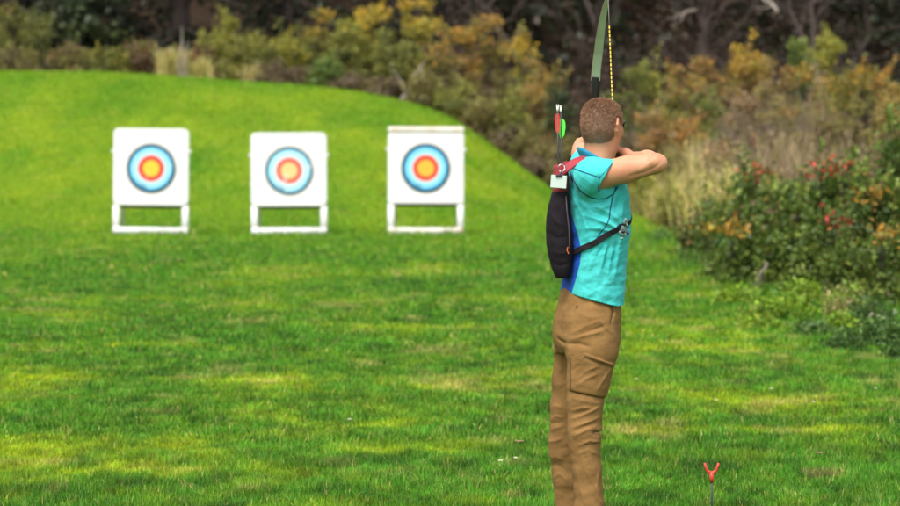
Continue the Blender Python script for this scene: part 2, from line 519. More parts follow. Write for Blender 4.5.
def shrub(X, Y, W, H, pal, leaf, n, label, tip=None, D=None, stems=9, twig=.0, group='shrubs along the edge of the wood', name='shrub', cat='shrub', sparse=0.0, low=.12, clumps=32, splash=None, stem_mat=None):
    zb = tz(X, Y) - .03
    D = D or W * .8
    root = empty(name, (X, Y, zb), label, cat, group)
    C = []
    for i in range(clumps):
        for _ in range(30):
            u = RNG.uniform(-1, 1, 3); u[2] = RNG.uniform(low, 1)
            r = math.hypot(u[0], u[1])
            if r < 1.05 * math.sqrt(max(0, 1 - (u[2] * .92) ** 2)) + .08: break
        C.append((X + u[0] * W * .82, Y + u[1] * D * .82, zb + H * u[2] * .9))
    C = np.array(C)
    cr = RNG.uniform(.12, .32, clumps) * min(W * 1.2, H) * (1 - .25 * sparse) + .05
    ccol = pick(pal, clumps)
    per = np.maximum(8, (n * cr ** 1.6 / (cr ** 1.6).sum()).astype(int))
    P, cc = [], []
    for i in range(clumps):
        d = RNG.normal(size=(per[i], 3)); d /= np.linalg.norm(d, axis=1)[:, None]
        rr = cr[i] * RNG.uniform(.15, 1, per[i]) ** .5 * (1 + .25 * RNG.normal(size=per[i]) * .5)
        p = C[i] + d * rr[:, None] * np.array((1.1, 1.0, .85))
        P.append(p)
        mixc = np.where(RNG.random((per[i], 1)) < .6, ccol[i], pick(pal, per[i]))
        if tip:
            tp = sstep(.45, .95, (p[:, 2] - zb) / H) * .9
            mixc = np.where((RNG.random(per[i]) < tp)[:, None], pick(tip, per[i]), mixc)
        if splash and i in splash[1]:
            mixc = np.where(RNG.random((per[i], 1)) < .75, pick(splash[0], per[i]), mixc)
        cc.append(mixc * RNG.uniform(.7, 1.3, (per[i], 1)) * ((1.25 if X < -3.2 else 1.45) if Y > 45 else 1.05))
    ns = 16 if H > .7 else 5                                # leafy shoots that break the outline
    for i in range(ns):
        b = C[RNG.integers(clumps)]; d = RNG.normal(size=3) * np.array((.45, .45, .3)) + np.array((0, 0, .75)); d /= np.linalg.norm(d)
        k = max(6, int(n * .012)); t = RNG.random(k) ** .8 * RNG.uniform(.22, .5) * min(H, 1.6)
        p = b + d * t[:, None] + RNG.normal(size=(k, 3)) * .035 * min(H, 1.4)
        P.append(p); base = pick(tip if (tip and b[2] > zb + .45 * H) else pal, 1)[0]
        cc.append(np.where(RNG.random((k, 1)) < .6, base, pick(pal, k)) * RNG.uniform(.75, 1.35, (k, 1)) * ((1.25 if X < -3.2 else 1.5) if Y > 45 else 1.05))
    P = np.concatenate(P); cc = np.concatenate(cc)
    ok = P[:, 2] > zb + .02
    foliage_mesh('foliage', [leaf_cards(P[ok], leaf, cc[ok])], root)
    mb = MB()
    order = RNG.permutation(clumps)[:stems]
    for i in order:
        b = np.array((X + RNG.normal() * W * .13, Y + RNG.normal() * D * .13, zb - .05))
        pts = wob(b, C[i], 4, .035 * H)
        r0 = .006 + .007 * H
        mb.tube(pts, [r0, r0 * .85, r0 * .65, r0 * .45, r0 * .25], 5)
        for q in range(int(3 + twig * 14)):
            s = pts[RNG.integers(1, 5)]
            e = s + RNG.normal(size=3) * np.array((.2, .2, .22)) * min(H, 1.8) + np.array((0, 0, .16 * H))
            mb.tube(wob(s, e, 2, .03 * H), [r0 * .35, r0 * .25, r0 * .12], 3)
    mb.build('stem', stem_mat or (TWIG if twig > .5 else BARK), root)
    return root


def px_shrub(px, top, hw, Y, pal, label, leaf=.075, n=1600, **k):
    if Y > 45: n = int(n * 2.1)
    p = at(px, top, Y); X = p[0]
    H = p[2] - tz(X, Y)
    return shrub(X, Y, max(.2, hw / F_PX * Y), max(.3, H), pal, leaf, n, label, **k)


def dry_grass(px, py, hw, Y, Hm, label, n=420, col=((.60, .46, .18), (.48, .38, .15), (.68, .57, .28), (.46, .46, .10), (.32, .33, .08)), name='dry_grass_clump', cat='dry grass', group='clumps of tall dry grass'):
    X = (px - 450) / F_PX * Y; zb = tz(X, Y)
    W = hw / F_PX * Y
    root = empty(name, (X, Y, zb), label, cat, group)
    x = X + RNG.normal(size=n) * W * .5; y = Y + RNG.normal(size=n) * W * .5
    h = Hm * RNG.uniform(.45, 1.1, n); az = RNG.uniform(0, 2 * PI, n); lean = RNG.uniform(.05, .8, n)
    w = .012 + .0003 * Y
    out = []
    for t, ww in ((0, 1), (.6, .8), (1, .25)):
        for s in (-1, 1):
            out.append(np.stack([x + np.cos(az) * lean * h * t ** 1.8 + s * w * ww * np.sin(az) / 2, y + np.sin(az) * lean * h * t ** 1.8 - s * w * ww * np.cos(az) / 2, zb - .02 + h * t * (1 - .2 * lean * t)], -1))
    V = np.stack(out, 1).reshape(-1, 3); b = np.arange(n)[:, None] * 6
    Q = np.concatenate([b + np.array([[0, 1, 3, 2]]), b + np.array([[2, 3, 5, 4]])], 1).reshape(-1, 4)
    c = np.array(col)[RNG.integers(0, len(col), n)] * RNG.uniform(.7, 1.25, (n, 1))
    C = np.repeat(np.concatenate([c, np.ones((n, 1))], 1), 2, 0)
    nh = n // 3                                            # seed heads
    tip = np.stack(out, 1)[:nh, 4]
    Pz = np.repeat(tip, 4, 0) + RNG.normal(size=(nh * 4, 3)) * np.array((.015, .015, .05))
    foliage_mesh('blades', [(V, Q, C), leaf_cards(Pz, .05, np.repeat(c[:nh], 4, 0) * 1.1, .4, 1.0)], root)
    return root


def evergreen(X, Y, H, R, label, pal='ever', n=5200, group='dark evergreen trees of the wood', low=.4):
    zb = tz(X, Y) - .05
    root = empty('evergreen_tree', (X, Y, zb), label, 'tree', group)
    mb = MB()
    top = np.array((X + RNG.normal() * .2, Y, zb + H))
    tr = wob((X, Y, zb - .2), top, 6, .06)
    r0 = .02 * H + .04
    mb.tube(tr, [r0 * (1 - .9 * i / 6) for i in range(7)], 9)
    P, cc = [], []
    nb = int(H * 7)
    for i in range(nb):
        t = RNG.uniform(0, 1)
        z = zb + low + (H - low) * t
        rr = R * (1 - t) ** .7 * RNG.uniform(.55, 1.1) + .25
        az = RNG.uniform(0, 2 * PI)
        a = np.array((X, Y, z)); e = a + np.array((math.cos(az) * rr, math.sin(az) * rr, -.22 * rr + RNG.normal() * .15))
        pts = wob(a, e, 3, .05); mb.tube(pts, [r0 * .22, r0 * .16, r0 * .1, .006], 4)
        k = max(10, int(n / nb * (.4 + rr / R)))
        s = RNG.uniform(.12, 1.05, k)
        p = a + (e - a) * s[:, None] + RNG.normal(size=(k, 3)) * np.array((.2, .2, .13)) * (.5 + .4 * rr / R)
        p[:, 2] -= .22 * s * RNG.random(k)
        P.append(p); base = pick(pal, 1)[0]
        cc.append(np.where(RNG.random((k, 1)) < .6, base, pick(pal, k)) * RNG.uniform(.7, 1.35, (k, 1)))
    mb.build('trunk', BARK, root, smooth=True)
    P = np.concatenate(P); cc = np.concatenate(cc)
    foliage_mesh('crown', [leaf_cards(P, .22, cc, .45, 0, .5)], root)
    return root


def bare_tree(X, Y, H, label, pal='deadbr', n=1400, lean=0, group='bare brown trees of the wood'):
    zb = tz(X, Y) - .05
    root = empty('bare_tree', (X, Y, zb), label, 'tree', group)
    mb = MB(); tips = []
    def br(a, d, L, r, lev):
        b = a + d * L
        pts = wob(a, b, 3, .05 * L)
        mb.tube(pts, [r, r * .85, r * .7, r * .55], 7 if lev == 0 else (5 if lev == 1 else 3))
        if lev >= 3: tips.append(b); tips.append(pts[2]); return
        for i in range(4 if lev < 2 else 3):
            nd = d + RNG.normal(size=3) * (.5 + .08 * lev); nd[2] = abs(nd[2]) * .7 + .1; nd /= np.linalg.norm(nd)
            s = pts[RNG.integers(1, 4)] if i else b
            br(s, nd, L * RNG.uniform(.5, .75), r * .5, lev + 1)
    d = np.array((lean, RNG.normal() * .05, 1.0)); d /= np.linalg.norm(d)
    br(np.array((X, Y, zb - .2)), d, H * .36, .012 * H + .03, 0)
    for i in range(5):                                     # low limbs
        z = zb + H * RNG.uniform(.06, .33); nd = RNG.normal(size=3); nd[2] = abs(nd[2]) * .5 + .2; nd /= np.linalg.norm(nd)
        br(np.array((X + d[0] / d[2] * (z - zb), Y, z)), nd, H * .16, .012 + .003 * H, 2)
    mb.build('trunk', BARK, root)
    T = np.array(tips); k = max(1, n // len(T))
    P = np.repeat(T, k, 0) + RNG.normal(size=(len(T) * k, 3)) * .28
    foliage_mesh('crown', [leaf_cards(P, .10, pick(pal, len(P)) * RNG.uniform(.6, 1.4, (len(P), 1)), .5)], root)
    return root



# ------------------------------------------------------------------ far wood (one mass) and individual trees
def far_wood():
    n = 120000
    x = RNG.uniform(-34, 34, n); y = RNG.uniform(84, 120, n)
    tall = 5 + 6 * vnoise(x * .35 + 50, y * .2, 8)
    zb = terrain(x, y); z = zb + tall * RNG.random(n) ** .8
    P = np.stack([x, y, z], -1)
    g = vnoise(x * .25, y * .1, 14)[:, None]
    c = np.where(g < .5, pick('deadbr', n), pick('ever', n)) * RNG.uniform(.5, 1.5, (n, 1))
    V, Q, C = leaf_cards(P, .42, c, .5)
    me = mesh_np('far_wood', V, Q, {'col': ('FLOAT_COLOR', 'FACE', C)})
    o = link_mesh('far_wood', me, LEAF, smooth=False)
    tag(o, 'dark brown and green wood filling the hillside behind everything', 'wood', kind='stuff')


far_wood()
for X, Y, H, R, lab in [
    (-15.2, 70, 11, 3.0, 'dark evergreen tree at the far left end of the wood'),
    (-11.9, 69, 12, 3.1, 'broad dark evergreen above the left target, behind the low brush'),
    (-9.4, 71, 10, 2.6, 'dark green evergreen with lighter hanging boughs, above the left target'),
    (-7.3, 69, 12, 2.6, 'nearly black evergreen between the left target and the middle target, behind the yellow-green shrub'),
    (-4.6, 72, 11, 2.9, 'dark evergreen behind the olive shrubs above the middle target'),
    (-1.6, 74, 11, 2.7, 'dark evergreen hidden behind the yellow-topped shrubs'),
    (13.6, 72, 12, 2.6, 'dark evergreen showing at the top right corner of the wood'),
]:
    evergreen(X, Y, H, R, lab)
evergreen(-9.9, 67.5, 5.5, 1.3, 'small mid-green young evergreen in front of the dark trees at upper left', 'dkgreen', 2600)

for X, Y, H, lab, ln in [
    (.6, 73, 10, 'brown leafless tree behind the orange-topped shrubs left of the bow', .1),
    (2.6, 70, 9, 'brown leafless tree just left of the green bow limb', -.1),
    (4.2, 74, 11, 'brown leafless tree right behind the bowstring', .05),
    (6.0, 70, 10, 'leaning brown leafless tree right of the bowstring', .25),
    (7.8, 73, 11, 'brown leafless tree behind the middle of the ochre brush at right', -.15),
    (9.6, 70, 10, 'brown leafless tree above the ochre-yellow shrub at right', .1),
    (11.6, 73, 11, 'brown leafless tree in the upper right, beside the dark evergreen', -.1),
]:
    bare_tree(X, Y, H, lab, lean=ln)

# ---- brush along the crest of the mound, left
S = px_shrub
S(12, 2, 38, 66, 'olive', 'tall pale olive shrub at the far left edge above the lawn crest', n=2200, low=0)
S(20, 48, 34, 64, 'olivebr', 'low olive-brown shrub at the left edge, under the tall pale olive one', n=1200, low=0)
S(72, 44, 30, 64, 'olivebr', 'low olive-brown shrub under the dark evergreens, second from the left edge', n=1200, low=0)
S(108, 44, 24, 63.7, 'olive', 'low olive shrub straight above the left edge of the left target', low=0)
S(142, 41, 22, 64, 'redbr', 'low reddish-brown shrub above the left target', tip='olivebr', low=0)
S(168, 50, 18, 63.7, 'olivebr', 'small olive-brown shrub behind the pale dead stalks', n=900, low=0)
S(200, 44, 20, 64.2, 'redbr', 'reddish-brown shrub right of the pale dead stalk', low=0)
S(224, 12, 17, 65, 'yelgr', 'narrow yellow-green shrub standing high against the dark evergreen', n=1700, low=.05)
S(212, 36, 22, 64.6, 'yelgr', 'low yellow-green shrub at the foot of the narrow tall one', low=0)
S(252, 28, 28, 64, 'olive', 'rounded olive shrub above the gap between left and middle targets', n=2000, tip='yelgr')
S(283, 22, 26, 64.6, 'yelgr', 'yellow-green shrub above the middle target', n=1900)
S(268, 58, 30, 63.2, 'brown', 'brown bramble under the olive shrubs left of the middle target', n=1200, twig=.7, low=0)
S(300, 66, 24, 63, 'brown', 'brown bramble on the crest above the middle target', n=1100, twig=.7, low=0)
# ---- the big olive and yellow thicket in the centre
S(318, 6, 24, 65.5, 'olive', 'tall olive shrub with yellow tips, leftmost of the central thicket', n=2200, tip='yellow')
S(345, 14, 26, 64.5, 'olive', 'olive shrub of the central thicket above the gap left of the right target', n=2200, tip='yelgr')
S(326, 52, 26, 63, 'green', 'low green shrub at the foot of the central thicket', n=1600, low=0)
S(372, -2, 26, 65.5, 'yelgr', 'tall yellow-green shrub of the central thicket, left of the bright yellow one', n=2400, tip='yellow')
S(396, 22, 26, 64, 'olive', 'rounded olive shrub right above the right target', n=2200)
S(418, -14, 27, 65.5, 'yelgr', 'tall shrub with the brightest yellow crown of the thicket', n=2600, tip='yellow')
S(440, 30, 26, 63.5, 'olivebr', 'olive-brown shrub below the bright yellow crown', n=2000, tip='orange')
S(463, 14, 24, 65, 'tan', 'tan shrub with orange tips, right of the bright yellow crown', n=2200, tip='orange')
S(486, 2, 26, 65, 'olivebr', 'tall shrub with the most orange crown of the central thicket', n=2400, tip='orange')
S(515, 20, 28, 64, 'olive', 'ochre-tipped olive shrub left of the bow', n=2300, tip='yellow')
S(541, 40, 24, 63, 'tan', 'tan-orange shrub nearest the left of the bow', n=2000, tip='orange')
S(345, 74, 28, 62.8, 'brown', 'brown bramble under the thicket, above the gap left of the right target', n=1300, twig=.8, low=0)
S(385, 76, 26, 62.7, 'brown', 'brown bramble on the crest just above the right target', n=1300, twig=.8, low=0)
S(425, 74, 26, 62.2, 'olivebr', 'olive-brown bramble above the right corner of the right target', n=1400, twig=.6, low=0)
S(458, 80, 26, 61.8, 'olive', 'low olive bush on the mound edge right of the right target', n=1700, low=0)
S(486, 88, 26, 61.2, 'olivebr', 'olive-brown bush partway down the mound edge', n=1800, low=0)
S(512, 92, 26, 61, 'olive', 'olive bush on the slope left of the quiver arrows', n=1900, low=0)
S(508, 126, 20, 60.6, 'brown', 'low brown bramble on the steep slope edge', n=1000, twig=.7, low=0)
S(536, 112, 24, 60.2, 'olivebr', 'olive-brown bush lower on the slope, just left of the quiver arrows', n=1700, low=0)
S(535, 152, 18, 59.6, 'brown', 'low brown bramble left of the quiver at the foot of the slope', n=900, twig=.7, low=0)
S(560, 78, 24, 60.5, 'dkgreen', 'dark green bush behind the quiver arrows', n=1900, low=0)
S(568, 130, 24, 58.5, 'olivebr', 'olive-brown bush behind the quiver and the back of the head', n=1600, low=0)
S(592, 60, 26, 61, 'deadbr', 'dark brown bush behind the head of the archer', n=1900, twig=.5, low=0)
S(600, 140, 26, 57.2, 'brown', 'brown bramble hidden behind the shoulders of the archer', n=1200, twig=.6, low=0)
# ---- ochre brush behind the archer to the right
S(628, 56, 26, 60, 'green', 'mid-green bush just right of the bowstring', n=2000, tip='olive', low=0)
S(620, 110, 22, 58, 'brown', 'brown bush beside the face of the archer', n=1300, twig=.6, low=0)
S(655, 44, 26, 60.5, 'olive', 'olive shrub with yellowish top, second bush right of the bowstring', n=2200, tip='yelgr')
S(652, 104, 26, 57, 'rust', 'rust-brown bramble above the raised elbow', n=1500, twig=.8, low=0)
S(684, 52, 26, 59.5, 'olive', 'ochre-tipped olive shrub above and right of the elbow', n=2200, tip='rust')
S(688, 108, 26, 56, 'rust', 'rust-brown twiggy bramble right of the elbow', n=1500, twig=1, low=0)
S(712, 30, 27, 61, 'olivebr', 'tall olive-brown shrub with ochre tips, left of the tallest ochre one', n=2300, tip='rust')
S(715, 78, 25, 57.5, 'green', 'green bush in the middle of the ochre brush', n=1700, tip='olive')
S(744, 18, 28, 61, 'tan', 'ochre shrub under the pale fallen branch', n=2500, tip='yellow')
S(772, 22, 28, 60, 'olivebr', 'tallest ochre-yellow shrub at right, below the fallen branch', n=2500, tip='rust')
S(748, 76, 28, 56, 'greytw', 'grey twiggy shrub, left one of the pale twig thicket', n=900, twig=1.3, sparse=1, stems=16)
S(782, 82, 30, 55, 'greytw', 'grey twiggy shrub in the middle of the pale twig thicket', n=900, twig=1.4, sparse=1, stems=18)
S(816, 76, 28, 55.5, 'greytw', 'grey twiggy shrub, right one of the pale twig thicket', n=900, twig=1.3, sparse=1, stems=16)
S(806, 6, 24, 62, 'green', 'tall dark green shrub between the ochre crowns at upper right', n=2200)
S(832, 12, 24, 61, 'yelgr', 'yellow-green shrub at upper right', n=2200, tip='yelgr')
S(812, 50, 24, 58.5, 'olive', 'olive shrub above the grey twigs', n=1800, tip='orange')
S(858, 34, 27, 59, 'olive', 'orange-yellow shrub near the right edge, above the red leaves', n=2400, tip='orange')
S(890, 48, 25, 58, 'tan', 'orange-tipped tan shrub at the right edge of the picture', n=2200, tip='orange')
S(850, 84, 26, 55, 'olivebr', 'olive-brown bush behind the right half of the rose thicket', n=1800, twig=.5, low=0)
S(888, 92, 26, 54, 'olivebr', 'olive-brown bush at the right edge behind the rose thicket', n=1800, tip='tan', low=0)
S(672, 140, 22, 52, 'olivebr', 'low olive bush behind the elbow tip', n=1200, low=0)
S(725, 134, 30, 50, 'greytw', 'pale brown brush behind the dry grass', n=900, twig=.9, low=0)
S(780, 132, 30, 47, 'brown', 'brown brush behind the red leaves', n=1300, twig=.8, low=0)
S(645, 158, 18, 50, 'yelgr', 'small yellow-green bush below the elbow', n=900, low=0)

S(668, 186, 20, 45, 'yelgr', 'low yellow-green bush among the tan grass below the elbow', n=700, low=0)
S(702, 176, 24, 44, 'olive', 'low olive bush among the tan grass left of the rose thicket', n=900, tip='yelgr', low=0)
S(738, 166, 22, 41, 'yelgr', 'yellow-green bush behind the left crown of the rose thicket', n=900, low=0)
S(690, 150, 26, 53, 'greytw', 'pale twiggy bush beyond the tip of the elbow', n=900, twig=1, low=0)

# ---- dead stalks, dry grass, fallen wood
for px, py, hw, Y, hm, n, lab in [
    (173, 72, 12, 63.2, .75, 260, 'tan dry grass on the crest above the right corner of the left target'),
    (200, 74, 12, 63.1, .55, 220, 'tan dry grass tuft on the crest, right of the pale dead stalk'),
    (255, 80, 10, 63, .45, 160, 'short tan grass tuft on the crest left of the middle target'),
    (690, 205, 26, 46, .95, 380, 'pale tan grass clump beyond the elbow, left of the rose thicket'),
    (712, 205, 28, 43, .8, 380, 'broad pale tan grass clump just left of the rose thicket'),
    (664, 208, 20, 48, .6, 280, 'tan grass clump directly below the elbow'),
    (735, 190, 24, 40, 1.05, 380, 'tan grass clump behind the top left of the rose thicket'),
    (700, 180, 20, 52, 1.3, 300, 'tall thin tan grass behind the pale clumps'),
    (770, 180, 30, 42, 1.5, 420, 'tall brownish stems behind the red leaves of the rose thicket'),
    (745, 182, 26, 44, 1.3, 360, 'brownish grass rising behind the low left crown of the thicket'),
    (795, 178, 26, 46, 1.7, 320, 'tall grey-tan stems between the two brownish clumps behind the red leaves'),
    (850, 170, 24, 43, 1.6, 280, 'grey-tan stems behind the tall dark bush at the right'),
    (820, 175, 26, 40, 1.45, 380, 'brownish grass behind the right part of the rose thicket'),
]:
    if 736 < px < 860 and Y > 38:
        dry_grass(px, py, hw, Y, hm * .88, lab, int(n * .5), ((.30, .22, .13), (.22, .16, .10), (.40, .31, .18), (.24, .15, .07), (.27, .24, .08)))
    else:
        dry_grass(px, py, hw, Y, hm, lab, n)
p = at(182, 72, 62.9)
mb = MB()
for dx, hh in ((0, 1.25), (.1, .9), (-.1, .7)):
    b = np.array((p[0] + dx, p[1], tz(p[0], p[1])))
    mb.tube(wob(b, b + np.array((dx * .6, 0, hh)), 4, .02), [.03, .028, .026, .022, .012], 5)
tag(mb.build('dead_stalk', DRYWOOD), 'pale dead stalk standing above the lawn crest, right of the left target', 'dead stalk')


def branch(name, a, b, r, label, cat, side=3):
    mb = MB(); a = np.asarray(a, float); b = np.asarray(b, float)
    pts = wob(a, b, 6, .025 * np.linalg.norm(b - a))
    mb.tube(pts, [r * (1 - .75 * i / 6) for i in range(7)], 8)
    for i in range(side):
        s = pts[1 + i % 5]; d = (b - a) * RNG.uniform(.2, .35) + RNG.normal(size=3) * .18 * np.linalg.norm(b - a)
        mb.tube(wob(s, s + d, 3, .03), [r * .4, r * .3, r * .2, r * .08], 5)
    return tag(mb.build(name, DRYWOOD, smooth=True), label, cat)


branch('fallen_branch', at(778, 12, 62.2), at(752, -8, 63.0), .045, 'pale bare branch leaning across the brush at the top right', 'branch', 2)
branch('fallen_branch', at(696, 10, 65.5), at(668, 18, 65), .03, 'thin grey branch among the brown trees at top, left of the pale branch', 'branch')
branch('dead_branch', at(401, 100, 62.0), at(424, 62, 62.6), .05, 'pale leaning stem at the foot of the central thicket above the right target', 'branch', 2)
branch('dead_branch', at(423, 104, 61.9), at(421, 70, 62.3), .045, 'upright pale stem right of the leaning one, above the right target', 'branch', 1)


# ---- the rose thicket on the near right
def near(px, top, hw, Y, pal, label, n=3000, leaf=.075, **k):
    k.setdefault('group', 'bushes of the rose thicket on the right'); k.setdefault('name', 'rose_bush'); k.setdefault('cat', 'bush'); k.setdefault('low', 0.0)
    k.setdefault('clumps', 30)
    return px_shrub(px, top, hw, Y, pal, label, leaf=leaf, n=n, **k)


near(722, 194, 34, 31.5, 'briar', 'low green bush at the left end of the rose thicket with yellow leaves', splash=('yellow', (0, 5)), n=2200)
near(752, 167, 38, 29.5, 'briar', 'green bush left of the red-topped one in the rose thicket', splash=('orange', (3,)))
near(700, 215, 26, 33, 'briar', 'small green bush nearest the archer at the thicket end', n=1500, tip='olivebr')
near(790, 160, 38, 28, 'briar', 'green bush left of the reddest crown of the thicket', tip='briar', splash=('briarred', (1,)), n=3000)
near(828, 158, 36, 27, 'briar', 'bush with the reddest leaves on its crown', splash=('briarred', (3, 11)), n=3000)
near(872, 136, 38, 26.5, 'briar', 'tallest dark green bush of the thicket at the right edge', n=3600)
near(905, 118, 38, 25.5, 'briar', 'dark green bush cut by the right edge of the picture', n=3000)
near(760, 205, 40, 27, 'briar', 'dark bush behind the pale stake', n=3600, splash=('yellow', (2,)))
near(802, 196, 40, 26.3, 'briar', 'green bush right of the pale stake in front of the red crown', n=3200, splash=('orange', (4,)))
near(846, 186, 40, 25.6, 'briar', 'green bush with orange leaves in the middle right of the thicket', n=3400, splash=('orange', (3, 9)))
near(890, 178, 38, 25, 'briar', 'leafy green bush at right edge with orange leaves on top', n=3300, splash=('orange', (2, 6)))
near(738, 234, 34, 27.8, 'briar', 'low green bush in front of the pale stake', n=2200, tip='weed')
near(860, 236, 38, 24.6, 'briar', 'lower dark green bush at front right of the thicket', n=3000, leaf=.065)
near(905, 230, 36, 24, 'briar', 'lowest leafy bush at the right edge above the white flowers', n=2600, leaf=.06)
near(812, 246, 34, 25.4, 'briar', 'low bush at the centre foot of the thicket', n=2500, leaf=.06)
# red and orange leaf sprays
for px, py, Y, pal, lab in [(824, 168, 26.1, 'briarred', 'spray of scarlet leaves on top of the rose thicket'), (843, 168, 26.0, 'briarred', 'small spray of scarlet leaves right of the larger scarlet one'),
                            (758, 172, 28.6, 'briarred', 'dull red leaf spray on the left crown of the thicket'), (873, 194, 24.9, 'orange', 'orange leaf spray at upper right of the thicket'),
                            (836, 219, 24.9, 'briarred', 'orange-red leaf spray in the middle of the thicket'), (884, 234, 23.4, 'orange', 'orange leaf spray low on the right of the thicket'),
                            (733, 229, 26.4, 'orange', 'bright orange leaf spray at left of the thicket'), (712, 228, 30, 'yellow', 'yellow leaf spray at the left end of the thicket')]:
    c = at(px, py, Y); root = empty('leaf_spray', c, lab, 'leaves', 'coloured leaf sprays on the rose thicket')
    k = 90; P = c + RNG.normal(size=(k, 3)) * np.array((.085, .085, .055))
    foliage_mesh('foliage', [leaf_cards(P, .06, pick(pal, k) * RNG.uniform(.9, 1.4, (k, 1)), .6)], root)
    mb = MB()
    for i in range(4): mb.tube(wob(c + np.array((0, .15, -.35)), c + RNG.normal(size=3) * .06, 3, .02), [.006, .005, .004, .002], 4)
    mb.build('stem', BARK, root)
branch('stake', at(757, 291, 26.2), at(767, 263, 26.0), .05, 'pale grey stake leaning out of the rose thicket', 'stake', 0)


def weeds(px, py, hw, Y, H, pal, label, n=700, leaf=.045):
    X = (px - 450) / F_PX * Y
    return shrub(X, Y, hw / F_PX * Y, H, pal, leaf, n, label, stems=7, clumps=16, low=0, group='low weeds at the foot of the thicket', name='weed_clump', cat='weeds')


weeds(782, 325, 34, 22.6, .22, 'lime', 'lime-green weed patch below the pale stake', 900)
weeds(735, 312, 30, 24.5, .2, 'lime', 'lime weed patch at the left foot of the thicket', 700)
weeds(838, 332, 26, 21.3, .16, 'lime', 'leafy lime weeds between the short tan grass and the green clumps', 700)
weeds(812, 345, 20, 20.9, .13, 'weed', 'small green weed in front of the olive-brown one', 400)
weeds(850, 362, 30, 19.6, .15, 'weed', 'low green weed clump standing out from the right side', 1300)
weeds(885, 350, 30, 19.9, .26, 'weed', 'green weed clump at the right edge of the lawn', 1500)
weeds(808, 314, 30, 23.9, .26, 'lime', 'lime-green weeds at the foot of the thicket right of the pale stake', 900)
weeds(845, 322, 26, 22.8, .26, 'lime', 'lime-green weeds beside the short tan grass', 700)
weeds(875, 330, 28, 21.8, .30, 'weed', 'mid-green weeds under the white flowers', 800)
weeds(765, 335, 36, 21.4, .12, 'lime', 'low lime weed patch spreading into the lawn', 600)
weeds(906, 372, 26, 18.6, .2, 'weed', 'green weeds at the right edge, nearest to the camera', 800)
weeds(690, 268, 26, 31, .22, 'weed', 'green weeds at the lawn edge right of the archer', 600, .06)
weeds(668, 240, 22, 37, .25, 'weed', 'green weeds farther along the lawn edge beside the belt', 500, .07)
dry_grass(842, 318, 18, 22.6, .24, 'short tan grass among the weeds at right', 110, ((.34, .27, .12), (.26, .24, .08), (.20, .24, .05)))

WHITE = surf_mat('petal', (.78, .78, .74), .6, .05)
YOLK = surf_mat('flower_centre', (.6, .40, .05), .7, .1)


def daisy(X, Y, h, r, label, group, name='daisy', cat='flower'):
    z = tz(X, Y); root = empty(name, (X, Y, z), label, cat, group)
    mb = MB(); c = np.array((X, Y, z + h))
    for i in range(9):
        a = 2 * PI * i / 9; d = np.array((math.cos(a), math.sin(a) * .9, .15)); s = np.array((-math.sin(a), math.cos(a), 0)) * r * .3
        n_ = np.array((0, 0, .0015))
        V = [c + d * r * .25 - s * .4, c + d * r * .25 + s * .4, c + d * r * .7 + s, c + d * r, c + d * r * .7 - s]
        mb.add(V + [v - n_ for v in V], [(0, 1, 2, 3, 4), (9, 8, 7, 6, 5)] + [(j, j + 5, (j + 1) % 5 + 5, (j + 1) % 5) for j in range(5)])
    mb.build('petals', WHITE, root)
    mc = MB(); mc.tube([c - np.array((0, 0, .003)), c + np.array((0, 0, .004))], [r * .32, r * .2], 8); mc.build('flower_head', YOLK, root)
    ms = MB(); ms.tube([(X, Y, z - .01), c], .0015, 5); ms.build('stem', GSTEM, root)


GSTEM = surf_mat('green_stem', (.07, .15, .03), .6, .2)
for px, py, lab in [(773, 396, 'white daisy in the lawn right of the archer, on the yellow strip'), (637, 386, 'white daisy in the lawn just right of the trousers'),
                    (717, 408, 'white daisy in the lawn above the red fork'), (815, 410, 'white daisy in the lawn at right, right of the red fork'),
                    (516, 468, 'white daisy in the lawn left of the trousers'), (349, 428, 'white daisy in the lawn below the right target'),
                    (501, 471, 'small white daisy beside the daisy left of the trousers'), (877, 396, 'white daisy in the lawn near the right edge')]:
    Y = CAM_Z / ((py - 130) / F_PX); daisy((px - 450) / F_PX * Y, Y, .045, .011, lab, 'daisies scattered in the lawn')
for i in range(9):
    px = 862 + 5.2 * i + RNG.normal() * 3; py = 318 + RNG.normal() * 7
    q = at(px, py, 20.3)
    zz = tz(q[0], 20.3)
    daisy(q[0], 20.3, q[2] - zz, .016, 'white flower of the cluster at the right edge, above the green weeds', 'white flowers above the weeds at the right edge', 'white_flower')

DRYLEAF = surf_mat('dry_leaf', (.30, .20, .10), .8, .3, 60)
for px, py, lab in [(822, 464, 'curled brown leaf lying on the lawn right of the red fork'), (520, 452, 'curled brown leaf lying on the lawn left of the trousers'),
                    ]:
    Y = CAM_Z / ((py - 130) / F_PX); X = (px - 450) / F_PX * Y; z = tz(X, Y) + .045
    me = bpy.data.meshes.new('leaf'); V = []; Fc = []
    for i in range(6):
        t = i / 5; w = .015 * math.sin(PI * min(.97, .06 + t)) + .002
        for s in (-1, 0, 1): V.append((X + (t - .5) * .048, Y + s * w, z + .006 * s * s + .002 * (t - .5) ** 2 * 4))
    for i in range(5):
        for j in range(2): a = i * 3 + j; Fc.append((a, a + 1, a + 4, a + 3))
    me.from_pydata(V, [], Fc); me.update()
    o = link_mesh('dry_leaf', me, DRYLEAF); tag(o, lab, 'leaf', 'dry leaves on the lawn')
    o.modifiers.new('solid', 'SOLIDIFY').thickness = .0015

